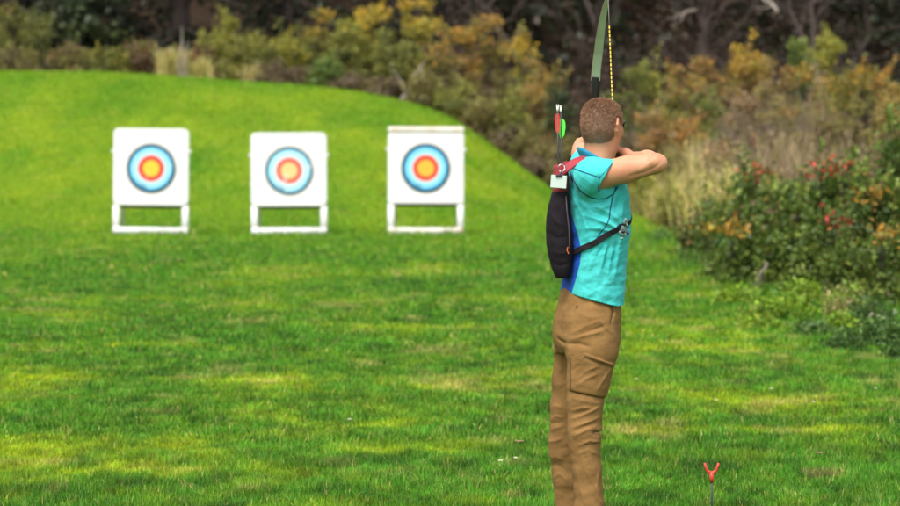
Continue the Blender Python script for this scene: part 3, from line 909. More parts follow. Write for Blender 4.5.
# ------------------------------------------------------------------ archery targets
PAINT = surf_mat('white_board', (.64, .64, .63), .6, .04, 3, .15, 60, dirt=((.52, .50, .44), 2.3, .60))
PVC = surf_mat('white_pipe', (.66, .66, .65), .45, .03, 4, dirt=((.36, .34, .29), 4.0, .53))
FOAM = surf_mat('foam_edge', (.055, .050, .045), .9, .15, 15, .4, 90)
STAIN = surf_mat('stained_rail', (.62, .58, .52), .6, .1, 6, dirt=((.46, .31, .20), 2.6, .5))


def face_mat(name, gold, red, inner, outer, wear):
    m, nt, out = new_mat(name)
    tc = N(nt, 'ShaderNodeTexCoord'); ln = N(nt, 'ShaderNodeVectorMath', operation='LENGTH')
    sep = N(nt, 'ShaderNodeSeparateXYZ'); cmb = N(nt, 'ShaderNodeCombineXYZ')
    nt.links.new(tc.outputs['Object'], sep.inputs[0]); nt.links.new(sep.outputs['X'], cmb.inputs['X']); nt.links.new(sep.outputs['Z'], cmb.inputs['Z'])
    nt.links.new(cmb.outputs[0], ln.inputs[0])
    mul = N(nt, 'ShaderNodeMath', operation='DIVIDE'); mul.inputs[1].default_value = .40
    nt.links.new(ln.outputs['Value'], mul.inputs[0])
    r = ramp(nt, [(0, gold), (.325, red), (.525, (.66, .56, .55)), (.545, (.50, .62, .66)), (.60, inner), (.78, outer), (.875, (.008, .014, .030))], 'CONSTANT')
    nt.links.new(mul.outputs[0], r.inputs['Fac'])
    nz = N(nt, 'ShaderNodeTexNoise', Scale=5.0, Detail=7.0, Roughness=.7); nt.links.new(tc.outputs['Object'], nz.inputs['Vector'])
    rw = ramp(nt, [(wear, (0, 0, 0)), (wear + .12, (1, 1, 1))]); nt.links.new(nz.outputs['Fac'], rw.inputs['Fac'])
    mx = N(nt, 'ShaderNodeMix', data_type='RGBA'); mx.inputs['B'].default_value = (.62, .61, .58, 1)
    nt.links.new(rw.outputs[0], mx.inputs['Factor']); nt.links.new(r.outputs[0], mx.inputs['A'])
    n2 = N(nt, 'ShaderNodeTexNoise', Scale=3.2, Detail=4.0); nt.links.new(tc.outputs['Object'], n2.inputs['Vector'])       # inky scuffs on the outer ring
    r2 = ramp(nt, [(.55, (0, 0, 0)), (.66, (.8, .8, .8))]); nt.links.new(n2.outputs['Fac'], r2.inputs['Fac'])
    r3 = ramp(nt, [(.66, (0, 0, 0)), (.80, (1, 1, 1))]); nt.links.new(mul.outputs[0], r3.inputs['Fac'])
    mm = N(nt, 'ShaderNodeMath', operation='MULTIPLY'); nt.links.new(r2.outputs[0], mm.inputs[0]); nt.links.new(r3.outputs[0], mm.inputs[1])
    mx3 = N(nt, 'ShaderNodeMix', data_type='RGBA'); mx3.inputs['B'].default_value = (.01, .10, .20, 1)
    nt.links.new(mm.outputs[0], mx3.inputs['Factor']); nt.links.new(mx.outputs['Result'], mx3.inputs['A'])
    p = N(nt, 'ShaderNodeBsdfPrincipled', Roughness=.75); nt.links.new(mx3.outputs['Result'], p.inputs['Base Color'])
    nt.links.new(p.outputs[0], out.inputs['Surface'])
    return m


def rrect(x0, x1, z0, z1, r, n=6):
    o = []
    for cx, cz, a0 in ((x1 - r, z0 + r, -90), (x1 - r, z1 - r, 0), (x0 + r, z1 - r, 90), (x0 + r, z0 + r, 180)):
        for i in range(n + 1):
            a = math.radians(a0 + 90 * i / n); o.append((cx + r * math.cos(a), cz + r * math.sin(a)))
    return o


def target(cx, base, top, W, panel_bottom, fc, round_c, gm, label, fl, toprail=False, roll=0, Y=40.8):
    s = Y / F_PX
    X = (cx - 450) * s; zg = tz(X, Y)
    H = (base - top) * s; zpb = (base - panel_bottom) * s; hw = W * s / 2
    root = empty('target_stand', (X, Y, zg), label, 'archery target', 'archery targets in a row at the end of the lawn')
    L = lambda *a: a
    # panel: thick foam with a white front sheet
    mb = MB(); mb.prism(rrect(-hw, hw, zpb, H - (.10 if toprail else 0), .09 if round_c else .03), -.03, 0.0); pn = mb.build('front_board', PAINT, root, world=False, bevel=.008)
    mb = MB(); mb.box((0, .15, (zpb - .045 + H - .06) / 2), (hw * 2 - .24, .23, H - zpb - .015), .02); mb.build('foam_block', FOAM, root, world=False)
    # frame pipes
    for sx in (-1, 1):
        mb = MB(); mb.box((sx * (hw - .052), .012, (zpb + .02) / 2 + .01), (.104, .05, zpb - .024), .012); mb.tube([(sx * (hw - .05), .055, zpb - .02), (sx * (hw - .05), .055, H - .25)], .04, 10)
        mb.build('leg', PVC, root, smooth=True, world=False)
        mb = MB(); mb.tube([(sx * (hw + .003), .03, 0), (sx * (hw + .032), .03, 0)], .036, 10)
        o = mb.build('bolt', PVC, root, smooth=True, world=False); o.location = (0, 0, H - .37)
        mb = MB(); mb.tube([(sx * (hw - .10), .20, H - .32), (sx * (hw - .10), .55, .0)], .022, 8); mb.build('rear_leg', PVC, root, smooth=True, world=False)
    mb = MB(); mb.box((0, -.004, .065), (hw * 2 - .004, .07, .115), .022); mb.build('bottom_bar', STAIN if toprail else PVC, root, smooth=True, world=False)
    if toprail:
        mb = MB(); mb.box((0, .06, H - .045), (hw * 2 + .0, .2, .088), .015); mb.build('top_rail', STAIN, root, world=False)
    # face
    fx, fz, fr = fc
    mb = MB(); R = fr * s; c = (0, 0, 0)
    V = [(R * math.cos(2 * PI * i / 64), 0, R * math.sin(2 * PI * i / 64)) for i in range(64)]
    mb.add(V + [(x, .006, z) for x, y, z in V], [tuple(range(64)), tuple(range(127, 63, -1))] + [(i, 64 + i, 64 + (i + 1) % 64, (i + 1) % 64) for i in range(64)])
    f = mb.build('target_face', gm, root, world=False); f.location = ((fx - cx) * s, -.040, (base - fz) * s); f.scale = (1, 1, 1); f['label'] = fl
    root.rotation_euler = (math.radians(-2), roll, 0)
    return root


target(150.2, 233, 126.5, 75.5, 203.5, (150.5, 166.5, 24.5), True,
       face_mat('face_yellow', (.76, .44, .030), (.60, .045, .028), (.30, .60, .72), (.07, .38, .62), .62),
       'white target stand on the left, its ring face with a bright yellow centre', 'ring face with a bright yellow centre', roll=.012)
target(289, 233.5, 131, 76, 204.5, (289.5, 169, 24), True,
       face_mat('face_faded', (.72, .46, .18), (.66, .10, .07), (.40, .64, .72), (.16, .46, .62), .57),
       'middle white target stand with the most faded ring face', 'faded ring face with a worn patch', roll=-.004)
target(425.6, 236, 127.5, 76, 204.5, (425.5, 169, 24.5), False,
       face_mat('face_orange', (.74, .36, .03), (.60, .055, .025), (.22, .56, .70), (.04, .33, .58), .66),
       'white target stand on the right with a stained square top rail', 'ring face with an orange-gold centre', True, roll=.004)

# ------------------------------------------------------------------ ground stake with red fork
RED = surf_mat('red_plastic', (.56, .045, .022), .4, .1, 40)
ROD = surf_mat('dark_rod', (.035, .045, .035), .45, .2, 60)
Y = 10.75; q = at(711.5, 479, Y)
root = empty('ground_stake', (q[0], Y, tz(q[0], Y)), 'dark ground stake topped with a small red plastic fork, right of the archer', 'ground stake')
mb = MB(); s = Y / F_PX
mb.tube([(q[0] + .004, Y, -.02), (q[0], Y, q[2] + .0)], .0045, 10); mb.build('rod', ROD, root, smooth=True)
mb = MB()
mb.tube([q + np.array((0, 0, -.014)), q + np.array((0, 0, .0)), q + np.array((0, 0, .026))], [.0075, .0085, .0105], 12)
arc = []
for i in range(15):
    a = math.radians(195 + 150 * i / 14)
    arc.append(q + np.array((.024 * math.cos(a), 0, .026 * math.sin(a) + .052)))
arc = [q + np.array((-.030, 0, .068))] + arc + [q + np.array((.030, 0, .068))]
mb.tube(arc, [.0052] + [.0060] * 3 + [.0072] * 9 + [.0060] * 3 + [.0052], 10)
mb.build('fork', RED, root, smooth=True)

# ------------------------------------------------------------------ solid modelling on a voxel field
class Field:
    def __init__(self, lo, hi, h):
        self.lo = np.array(lo, float); self.h = h
        self.n = np.ceil((np.array(hi) - self.lo) / h).astype(int) + 1
        self.D = np.full(self.n, .2, np.float32)
        self.ax = [self.lo[i] + h * np.arange(self.n[i]) for i in range(3)]

    def sl(self, lo, hi):
        a = np.clip(np.floor((np.array(lo) - self.lo) / self.h).astype(int), 0, self.n)
        b = np.clip(np.ceil((np.array(hi) - self.lo) / self.h).astype(int) + 1, 0, self.n)
        return tuple(slice(i, j) for i, j in zip(a, b))

    def grid(self, s):
        return self.ax[0][s[0]][:, None, None], self.ax[1][s[1]][None, :, None], self.ax[2][s[2]][None, None, :]

    def apply(self, prim, k=0.0, op='add', grow=0.0):
        lo, hi, fn = prim
        m = max(k, 0) + grow + .03
        s = self.sl(lo - m, hi + m)
        if any(q.stop <= q.start for q in s): return
        d = fn(*self.grid(s)) - grow
        o = self.D[s]
        if op == 'sub': self.D[s] = np.maximum(o, -d)
        elif op == 'add':
            if k > 0:
                hh = np.maximum(k - np.abs(o - d), 0) / k
                self.D[s] = np.minimum(o, d) - hh * hh * k * .25
            else: self.D[s] = np.minimum(o, d)

    def sample(self, p):
        g = (np.asarray(p) - self.lo) / self.h
        i = np.clip(np.floor(g).astype(int), 0, self.n - 2); f = np.clip(g - i, 0, 1)
        v = 0
        for a in (0, 1):
            for b in (0, 1):
                for c in (0, 1):
                    v += self.D[i[0] + a, i[1] + b, i[2] + c] * (f[0] if a else 1 - f[0]) * (f[1] if b else 1 - f[1]) * (f[2] if c else 1 - f[2])
        return float(v)

    def project(self, p, off=0.0, it=12):
        p = np.array(p, float); e = self.h * .7
        for _ in range(it):
            g = np.array([self.sample(p + e * d) - self.sample(p - e * d) for d in np.eye(3)]); g /= np.linalg.norm(g) + 1e-9
            p = p - g * np.clip(self.sample(p) - off, -.03, .03) * .8
        return p, g

    def hit(self, px, py, y0, y1):
        for Y in np.arange(y0, y1, .002):
            p = at(px, py, Y)
            if self.sample(p) < 0: return p
        return None

    def mesh(self):
        D = self.D; S = D < 0
        c = np.zeros(tuple(n - 1 for n in D.shape), np.uint8)
        for a in (0, 1):
            for b in (0, 1):
                for d in (0, 1):
                    c += S[a:D.shape[0] - 1 + a, b:D.shape[1] - 1 + b, d:D.shape[2] - 1 + d]
        act = np.argwhere((c > 0) & (c < 8))
        vid = np.full(c.shape, -1, np.int32); vid[tuple(act.T)] = np.arange(len(act))
        acc = np.zeros((len(act), 3)); cnt = np.zeros(len(act))
        cor = [(a, b, d) for a in (0, 1) for b in (0, 1) for d in (0, 1)]
        val = {k: D[act[:, 0] + k[0], act[:, 1] + k[1], act[:, 2] + k[2]] for k in cor}
        for k in cor:
            for ax in range(3):
                if k[ax] == 0:
                    k2 = list(k); k2[ax] = 1; k2 = tuple(k2)
                    v0, v1 = val[k], val[k2]; m_ = (v0 < 0) != (v1 < 0)
                    t = np.where(m_, v0 / np.where(m_, v0 - v1, 1), 0)
                    p = np.array(k, float)[None] + np.zeros((len(act), 3)); p[:, ax] += t
                    acc += p * m_[:, None]; cnt += m_
        V = self.lo + (act + acc / cnt[:, None]) * self.h
        Q = []
        for ax in range(3):
            sl0 = [slice(None)] * 3; sl1 = [slice(None)] * 3
            sl0[ax] = slice(0, -1); sl1[ax] = slice(1, None)
            A, B = S[tuple(sl0)], S[tuple(sl1)]
            e = np.argwhere(A != B)
            u, w = [(1, 2), (2, 0), (0, 1)][ax]
            e = e[(e[:, u] > 0) & (e[:, w] > 0) & (e[:, u] < D.shape[u] - 1) & (e[:, w] < D.shape[w] - 1)]
            def cell(du, dw):
                q = e.copy(); q[:, u] -= du; q[:, w] -= dw
                return vid[q[:, 0], q[:, 1], q[:, 2]]
            q = np.stack([cell(1, 1), cell(0, 1), cell(0, 0), cell(1, 0)], -1)
            flip = ~S[e[:, 0], e[:, 1], e[:, 2]]
            q[flip] = q[flip][:, ::-1]
            Q.append(q)
        Q = np.concatenate(Q); Q = Q[(Q >= 0).all(1)]
        return V, Q


def smooth_verts(V, Q, it=2, f=.5):
    E = np.concatenate([Q[:, [0, 1]], Q[:, [1, 2]], Q[:, [2, 3]], Q[:, [3, 0]]])
    for _ in range(it):
        S = np.zeros_like(V); c = np.zeros(len(V))
        for a, b in ((0, 1), (1, 0)):
            for k in range(3): S[:, k] += np.bincount(E[:, a], V[E[:, b], k], len(V))
            c += np.bincount(E[:, a], minlength=len(V))
        V = V * (1 - f) + f * S / c[:, None]
    return V


def cap(a, b, ra, rb=None):
    a = np.array(a, float); b = np.array(b, float); rb = ra if rb is None else rb
    r = max(ra, rb); ab = b - a; L2 = ab @ ab + 1e-12
    def fn(x, y, z):
        t = np.clip(((x - a[0]) * ab[0] + (y - a[1]) * ab[1] + (z - a[2]) * ab[2]) / L2, 0, 1)
        return np.sqrt((x - a[0] - t * ab[0]) ** 2 + (y - a[1] - t * ab[1]) ** 2 + (z - a[2] - t * ab[2]) ** 2) - (ra + t * (rb - ra))
    return np.minimum(a, b) - r, np.maximum(a, b) + r, fn


def ell(c, axes, rad):
    c = np.array(c, float); axes = np.array(axes, float); rad = np.array(rad, float); m = rad.max()
    def fn(x, y, z):
        q = [((x - c[0]) * A[0] + (y - c[1]) * A[1] + (z - c[2]) * A[2]) for A in axes]
        k0 = np.sqrt(sum((v / r) ** 2 for v, r in zip(q, rad))); k1 = np.sqrt(sum((v / r ** 2) ** 2 for v, r in zip(q, rad))) + 1e-9
        return k0 * (k0 - 1) / k1
    return c - m, c + m, fn


def stack(levels, Fv, Lv, ex=2.3):
    """levels: (z, cx, cy, half front-back, half side-side)"""
    lv = np.array(sorted(levels)); z_ = lv[:, 0]
    m = lv[:, 3:].max()
    lo = np.array((lv[:, 1].min() - m, lv[:, 2].min() - m, z_[0])); hi = np.array((lv[:, 1].max() + m, lv[:, 2].max() + m, z_[-1]))
    def fn(x, y, z):
        cx, cy, rf, rl = [np.interp(z, z_, lv[:, i]) for i in (1, 2, 3, 4)]
        f = (x - cx) * Fv[0] + (y - cy) * Fv[1]; l = (x - cx) * Lv[0] + (y - cy) * Lv[1]
        d = ((np.abs(f / rf) ** ex + np.abs(l / rl) ** ex) ** (1 / ex) - 1) * np.minimum(rf, rl)
        return np.maximum(d, np.maximum(z - z_[-1], z_[0] - z))
    return lo, hi, fn


def halfspace(lo, hi, p, n):
    """solid on the +n side of a plane, inside the box lo-hi"""
    p = np.array(p); n = np.array(n, float); n /= np.linalg.norm(n)
    return np.array(lo), np.array(hi), lambda x, y, z: -((x - p[0]) * n[0] + (y - p[1]) * n[1] + (z - p[2]) * n[2])


def seg_dist(X, Z, pts):
    d = np.full(np.broadcast(X, Z).shape, 9.0)
    for (x0, z0), (x1, z1) in zip(pts[:-1], pts[1:]):
        ax, az = x1 - x0, z1 - z0; t = np.clip(((X - x0) * ax + (Z - z0) * az) / (ax * ax + az * az + 1e-12), 0, 1)
        d = np.minimum(d, np.hypot(X - x0 - t * ax, Z - z0 - t * az))
    return d


PY0 = 10.0
def q(px, py, dy=0.0): return at(px, py, PY0 + dy)
def qz(py): return q(600, py)[2]
def xz(pts, dy=-.1): return [(q(a, b, dy)[0], q(a, b, dy)[2]) for a, b in pts]


def folds(field, specs, ymid, dy=-.1, gain=1.0):
    """cloth folds: (photo polyline, height m, width m); ridges and grooves on the near side"""
    X, Z = np.meshgrid(field.ax[0], field.ax[2], indexing='ij')
    A = np.zeros_like(X)
    for pts, amp, w in specs:
        P = np.array(xz(pts, dy)); sl = np.hypot(*(P[1:] - P[:-1]).T); tot = sl.sum(); acc = 0
        best = np.full(X.shape, 9.0); tt = np.zeros(X.shape)
        for (x0, z0), (x1, z1), L_ in zip(P[:-1], P[1:], sl):
            ax, az = x1 - x0, z1 - z0; t = np.clip(((X - x0) * ax + (Z - z0) * az) / (L_ * L_ + 1e-12), 0, 1)
            d = np.hypot(X - x0 - t * ax, Z - z0 - t * az); m_ = d < best
            best = np.where(m_, d, best); tt = np.where(m_, (acc + t * L_) / tot, tt); acc += L_
        A += amp * 1.15 * np.exp(-(best / w) ** 1.4) * (.25 + .75 * np.sin(PI * np.clip(tt, 0, 1)) ** .7)
    my = 1 - sstep(ymid - .03, ymid + .05, field.ax[1])
    A *= gain
    field.D -= (A[:, None, :] * my[None, :, None]).astype(np.float32)


# ------------------------------------------------------------------ the archer
AZ = math.radians(17)
Fd = np.array((math.cos(AZ), math.sin(AZ), 0)); Ld = np.array((-math.sin(AZ), math.cos(AZ), 0)); Up = np.array((0, 0, 1.0))
hy = math.radians(32)
HF = np.array((math.sin(hy), math.cos(hy), 0)); HR = np.array((math.cos(hy), -math.sin(hy), 0))
SK = q(602.6, 123.8, .0); HS = .875                                  # middle of the skull


def hd(r, f, u): return SK + (HR * r + HF * f + Up * u) * HS


def head_prims():
    ell_, cap_ = globals()['ell'], globals()['cap']
    ell = lambda c, a, r: ell_(c, a, np.array(r) * HS)
    cap = lambda a, b, ra, rb=None: cap_(a, b, ra * HS, None if rb is None else rb * HS)
    ax = (HR, HF, Up); P = []
    P.append((ell(hd(0, -.008, .004), ax, (.0735, .095, .092)), 0))
    P.append((ell(hd(0, -.012, .026), ax, (.0725, .090, .068)), .03))
    P.append((ell(hd(0, .03, -.045), ax, (.064, .070, .066)), .05))
    P.append((ell(hd(0, -.05, -.045), ax, (.060, .050, .050)), .04))
    P.append((cap(hd(.040, .005, -.085), hd(.014, .078, -.105), .020, .018), .03))
    P.append((cap(hd(-.040, .005, -.085), hd(-.014, .078, -.105), .020, .018), .03))
    P.append((cap(hd(-.012, .082, -.108), hd(.012, .082, -.108), .015), .02))
    P.append((cap(hd(-.032, .078, .012), hd(.032, .078, .012), .012), .02))           # brow
    P.append((cap(hd(0, .088, .004), hd(0, .108, -.038), .008, .012), .012))           # nose
    P.append((cap(hd(-.010, .094, -.044), hd(.010, .094, -.044), .0085), .008))
    for s in (-1, 1):
        P.append((ell(hd(s * .042, .068, -.035), ax, (.022, .022, .02)), .02))          # cheek
        P.append((ell(hd(s * .031, .083, -.004), ax, (.0125, .0125, .0115)), .003))     # eyeball
    P.append((cap(hd(-.018, .088, -.070), hd(.018, .088, -.070), .006), .006))          # lips
    P.append((cap(hd(-.014, .088, -.080), hd(.014, .088, -.080), .0065), .006))
    for s in (-1, 1):                                                                   # ear: rim and lobe
        c = lambda f, u, o=0: hd(s * (.0745 + o * 1.5), f * 1.2 + .001, u * 1.25 - .002)
        for a, b, r in ((c(.006, .004, -.002), c(-.004, .018, .004), .0055), (c(-.004, .018, .004), c(-.02, .018, .010), .0055), (c(-.02, .018, .010), c(-.028, .0, .012), .006),
                        (c(-.028, 0, .012), c(-.020, -.022, .007), .0055), (c(-.020, -.022, .007), c(-.004, -.036, .0), .007), (c(-.012, 0, .0), c(-.010, -.018, .0), .009)):
            P.append((cap(a, b, r), .006))
    return P


def hand_prims(W, d, lat, pn, curls, thumb, spread=.0):
    """W wrist, d towards the fingers, lat towards the index side, pn out of the palm"""
    d, lat, pn = [np.array(v, float) / np.linalg.norm(v) for v in (d, lat, pn)]
    P = []; ln = [.96, 1.06, 1.0, .82]
    for i in range(4):
        o = .030 - .020 * i
        kn = W + d * (.088 - .004 * abs(i - 1)) + lat * o
        P.append((cap(W + lat * o * .62 + d * .008, kn, .0150, .0115), .009)); P.append((cap(kn - pn * .004, kn - pn * .003 + d * .003, .0105), .003))
        a = 0; p = kn
        dd = d + lat * (o * spread); dd /= np.linalg.norm(dd)
        for j, L in enumerate((.044, .027, .021)):
            a += math.radians(curls[i][j])
            e = p + (dd * math.cos(a) + pn * math.sin(a)) * L * ln[i]
            P.append((cap(p, e, .0098 - .0012 * j, .0092 - .0014 * j), .0035)); p = e
    b = W + d * .022 + lat * .026 + pn * .008
    k1 = b + np.array(lat * thumb[0][0] + d * thumb[0][1] + pn * thumb[0][2]) * .045
    k2 = k1 + np.array(lat * thumb[1][0] + d * thumb[1][1] + pn * thumb[1][2]) * .033
    P.append((cap(W + d * .006 + lat * .008, b, .016, .0155), .014)); P.append((cap(b, k1, .0155, .0115), .010)); P.append((cap(k1, k2, .0112, .0090), .003))
    return P


SR = q(592, 176.5, -.165); ER = q(656.5, 163.5, -.215); WR = q(630.5, 159, .015)
SL = q(590, 173, .17); EL = q(584.5, 157, .43); WL = q(578.6, 148.8, .665)
HDR = np.array((-.58, .82, .05)); HDL = np.array((.10, .99, .05))
NECK0 = q(597, 166, .0); NECK1 = q(600.5, 140, .0)
HIPC = q(588, 318, 0)
KR, KL = q(584.5, 432, -.115), q(567, 440, .155)
AR, AL = q(590, 547, -.135), q(570.5, 545, .185)
body = Field((.30, 9.60, -.005), (.95, 10.90, 1.86), .0043)
for prim, k in head_prims(): body.apply(prim, k)
body.apply(cap(NECK0 - Up * .03, NECK1, .057, .050), .035)
body.apply(cap(q(591, 178, -.06), NECK1 - Up * .04, .040, .036), .05)
body.apply(cap(q(599, 178, .07), NECK1 - Up * .04, .040, .036), .05)
body.apply(stack([(qz(305), HIPC[0] + .00, 10, .085, .13), (qz(270), q(592, 270)[0], 10, .085, .12), (qz(215), q(596, 215)[0], 10, .09, .14), (qz(182), q(594, 182)[0], 10, .085, .15), (qz(174), q(594, 170)[0], 10, .05, .10)], Fd, Ld), .03)
for a, b, ra, rb, k in ((SR, ER + (SR - ER) * .45, .055, .050, .04), (ER + (SR - ER) * .45, ER, .050, .038, .02), (ER, ER + (WR - ER) * .35, .037, .042, .012), (ER + (WR - ER) * .35, WR, .043, .028, .02),
                        (SL, EL, .056, .044, .04), (EL, EL + (WL - EL) * .35, .043, .043, .02), (EL + (WL - EL) * .35, WL, .042, .028, .02)):
    body.apply(cap(a, b, ra, rb), k)
body.apply(cap(ER - np.array((.004, .012, -.006)), ER + np.array((.016, -.004, .002)), .028, .022), .016)      # point of the elbow
DRAW = [(70, 75, 35), (62, 80, 40), (62, 80, 40), (75, 85, 45)]
for prim, k in hand_prims(WR, HDR, (0.05, 0, 1), np.cross(HDR, (0, 0, -1.0)), DRAW, ((.2, .75, .5), (-.1, .8, .6))): body.apply(prim, k)
GRIP = [(55, 70, 40)] * 3 + [(60, 70, 40)]
for prim, k in hand_prims(WL, HDL, (-.12, .02, 1), (1, -.1, .1), GRIP, ((.35, .7, .55), (.0, .55, .8))): body.apply(prim, k)
for h0, kn, an, sgn in ((HIPC - Ld * .085, KR, AR, -1), (HIPC + Ld * .085, KL, AL, 1)):
    body.apply(cap(h0, kn, .078, .052), .05); body.apply(cap(kn, an, .050, .038), .03)
    heel = np.array((an[0] - .035, an[1], .04)); toe = np.array((an[0] + .15, an[1] + .03 * sgn + .04, .032))
    body.apply(cap(heel, toe, .032, .024), .02); body.apply(cap(an, heel + np.array((.02, 0, .0)), .036, .034), .02)
folds(body, [([(628, 176.5), (645, 172), (655, 167), (661, 161)], -.0045, .005), ([(640, 170), (652, 161), (657, 156)], .003, .008)], 9.86, -.24)
V, Qd = body.mesh(); V = smooth_verts(V, Qd, 1, .4)

m, nt, out = new_mat('skin')
tc = N(nt, 'ShaderNodeTexCoord'); p_ = N(nt, 'ShaderNodeBsdfPrincipled', Roughness=.55); p_.inputs['Specular IOR Level'].default_value = .35
nz = N(nt, 'ShaderNodeTexNoise', Scale=14.0, Detail=5.0); nt.links.new(tc.outputs['Object'], nz.inputs['Vector'])
r = ramp(nt, [(.3, (.40, .172, .090)), (.55, (.49, .235, .132)), (.8, (.55, .29, .178))]); nt.links.new(nz.outputs['Fac'], r.inputs['Fac'])
nz2 = N(nt, 'ShaderNodeTexNoise', Scale=5.0, Detail=6.0, Roughness=.7); nt.links.new(tc.outputs['Object'], nz2.inputs['Vector'])
rd = ramp(nt, [(.45, (0, 0, 0)), (.75, (.6, .6, .6))]); nt.links.new(nz2.outputs['Fac'], rd.inputs['Fac'])
mr_ = N(nt, 'ShaderNodeMix', data_type='RGBA'); nt.links.new(rd.outputs[0], mr_.inputs['Factor']); nt.links.new(r.outputs[0], mr_.inputs['A']); mr_.inputs['B'].default_value = (.50, .175, .095, 1)
nt.links.new(mr_.outputs['Result'], p_.inputs['Base Color'])
p_.inputs['Subsurface Weight'].default_value = .12; p_.inputs['Subsurface Radius'].default_value = (.010, .004, .002); p_.inputs['Subsurface Scale'].default_value = .6
nb = N(nt, 'ShaderNodeTexNoise', Scale=260.0, Detail=2.0); nt.links.new(tc.outputs['Object'], nb.inputs['Vector'])
b_ = N(nt, 'ShaderNodeBump', Strength=.15, Distance=.002); nt.links.new(nb.outputs['Fac'], b_.inputs['Height']); nt.links.new(b_.outputs[0], p_.inputs['Normal'])
nt.links.new(p_.outputs[0], out.inputs['Surface']); SKIN = m
PBASE = Vector((float(HIPC[0]), 10.0, 0.0))
V0 = V - np.array(PBASE)
person = link_mesh('person', mesh_np('person', V0, Qd), SKIN)
person.location = PBASE
tag(person, 'person in a turquoise shirt and tan cargo trousers drawing a bow, seen from behind', 'person')

# eyes: iris discs set on the eyeballs
EYE = surf_mat('iris', (.05, .035, .025), .2, .1); MOUTH = surf_mat('lip', (.45, .17, .13), .5, .1)
for s in (-1, 1):
    mb = MB(); c = hd(s * .031, .0955, -.004); mb.tube([c - HF * .002, c + HF * .0009], [.0055, .005], 12); mb.build('eye', EYE, person, smooth=True)
mb = MB(); mb.tube([hd(-.020, .0935, -.075), hd(0, .0965, -.0745), hd(.020, .0935, -.075)], [.001, .0022, .001], 6); mb.build('mouth', MOUTH, person)

# hair
hair = Field(hd(0, 0, 0) - .13, hd(0, 0, 0) + .13, .0026)
for prim, k in head_prims()[:6]: hair.apply(prim, k)
hair.apply(cap(NECK0 - Up * .03, NECK1, .057, .050), .035)
s_ = hair.sl((-9, -9, -9), (99, 99, 99)); gx_, gy_, gz_ = hair.grid(s_)
fx_ = ((gx_ - SK[0]) * HF[0] + (gy_ - SK[1]) * HF[1]) / HS; ux_ = (gz_ - SK[2] + 0 * fx_) / HS
rx_ = (gx_ - SK[0]) * HR[0] + (gy_ - SK[1]) * HR[1]
hl = np.interp(fx_, [-.12, -.075, -.045, -.024, -.012, .008, .03, .05, .075, .11], [-.089, -.089, -.080, -.055, .012, -.012, .0, .040, .052, .056])
thick = .0012 + .0045 * sstep(-.080, .01, ux_) + .003 * sstep(.03, .09, ux_)
nzh = (vnoise((gx_ + gz_ * 1.0) * 90 + 0 * gy_, gy_ * 90 + gz_ * 60, 3) - .5) * .002
hair.D = np.maximum(hair.D - thick - nzh, (hl - ux_) * .8).astype(np.float32)
for s in (-1, 1): hair.apply(ell(hd(s * .078, -.012, -.012), (HR, HF, Up), (.030, .026, .040)), op='sub')
HV, HQ = hair.mesh(); HV = smooth_verts(HV, HQ, 1, .4)
m, nt, out = new_mat('hair'); tc = N(nt, 'ShaderNodeTexCoord')
nz = N(nt, 'ShaderNodeTexNoise', Scale=45.0, Detail=5.0); nt.links.new(tc.outputs['Object'], nz.inputs['Vector'])
r = ramp(nt, [(.3, (.11, .058, .034)), (.7, (.19, .105, .060))]); nt.links.new(nz.outputs['Fac'], r.inputs['Fac'])
p_ = N(nt, 'ShaderNodeBsdfPrincipled', Roughness=.6); nt.links.new(r.outputs[0], p_.inputs['Base Color']); nt.links.new(p_.outputs[0], out.inputs['Surface'])
fade = sstep(-.092, -.050, (HV[:, 2] - SK[2]) / HS)
fa = N(nt, 'ShaderNodeAttribute', attribute_name='fade'); fm = N(nt, 'ShaderNodeMix', data_type='RGBA'); fm.inputs['A'].default_value = (.22, .115, .068, 1)
nt.links.new(fa.outputs['Fac'], fm.inputs['Factor']); nt.links.new(r.outputs[0], fm.inputs['B']); nt.links.new(fm.outputs['Result'], p_.inputs['Base Color'])
hair_o = link_mesh('hair', mesh_np('hair', HV - np.array(PBASE), HQ, {'fade': ('FLOAT', 'POINT', fade)}), m, person, world=False)
k = 42000; ii = RNG.integers(0, len(HV), k); P = HV[ii]
keep = np.ones(k, bool)
for s in (-1, 1): keep &= np.linalg.norm((P - hd(s * .080, -.008, -.008)) / np.array((1, 1, 1.25)), axis=1) > .030
P = P[keep]; k = len(P); nn = P - SK; nn /= np.linalg.norm(nn, axis=1)[:, None]
uu = (P - SK)[:, 2] / HS; ff = (P - SK) @ HF
flow = np.stack([0 * uu, 0 * uu, -np.ones(k)], -1) * .9 + HF * (sstep(.03, .09, uu)[:, None]) * .9
flow = flow - nn * (flow * nn).sum(1)[:, None] + np.stack([.35 * (nn @ HR), 0 * uu, 0 * uu], -1) * 0 + (-HF) * (.8 * sstep(.05, .085, uu))[:, None]
flow = flow - nn * (flow * nn).sum(1)[:, None]
dirs = nn * .30 + flow * .8 + RNG.normal(size=(k, 3)) * .36; dirs /= np.linalg.norm(dirs, axis=1)[:, None]
L = (.001 + .0042 * sstep(-.085, .03, uu) + .003 * sstep(.03, .09, uu)) * RNG.uniform(.6, 1.3, k); wv = np.cross(dirs, RNG.normal(size=(k, 3))); wv /= np.linalg.norm(wv, axis=1)[:, None]
sv = np.stack([P - wv * .0006, P + wv * .0006, P + dirs * L[:, None] + wv * .0003, P + dirs * L[:, None] - wv * .0003], 1).reshape(-1, 3)
hc = np.array((.27, .145, .080)) * RNG.uniform(.5, 1.5, (k, 1)) * (.75 + .5 * fbm(P[:, 0] * 70 + P[:, 1] * 30, P[:, 2] * 60, 5, 2))[:, None]; hc *= (.62 + .38 * sstep(-.085, -.01, uu))[:, None]
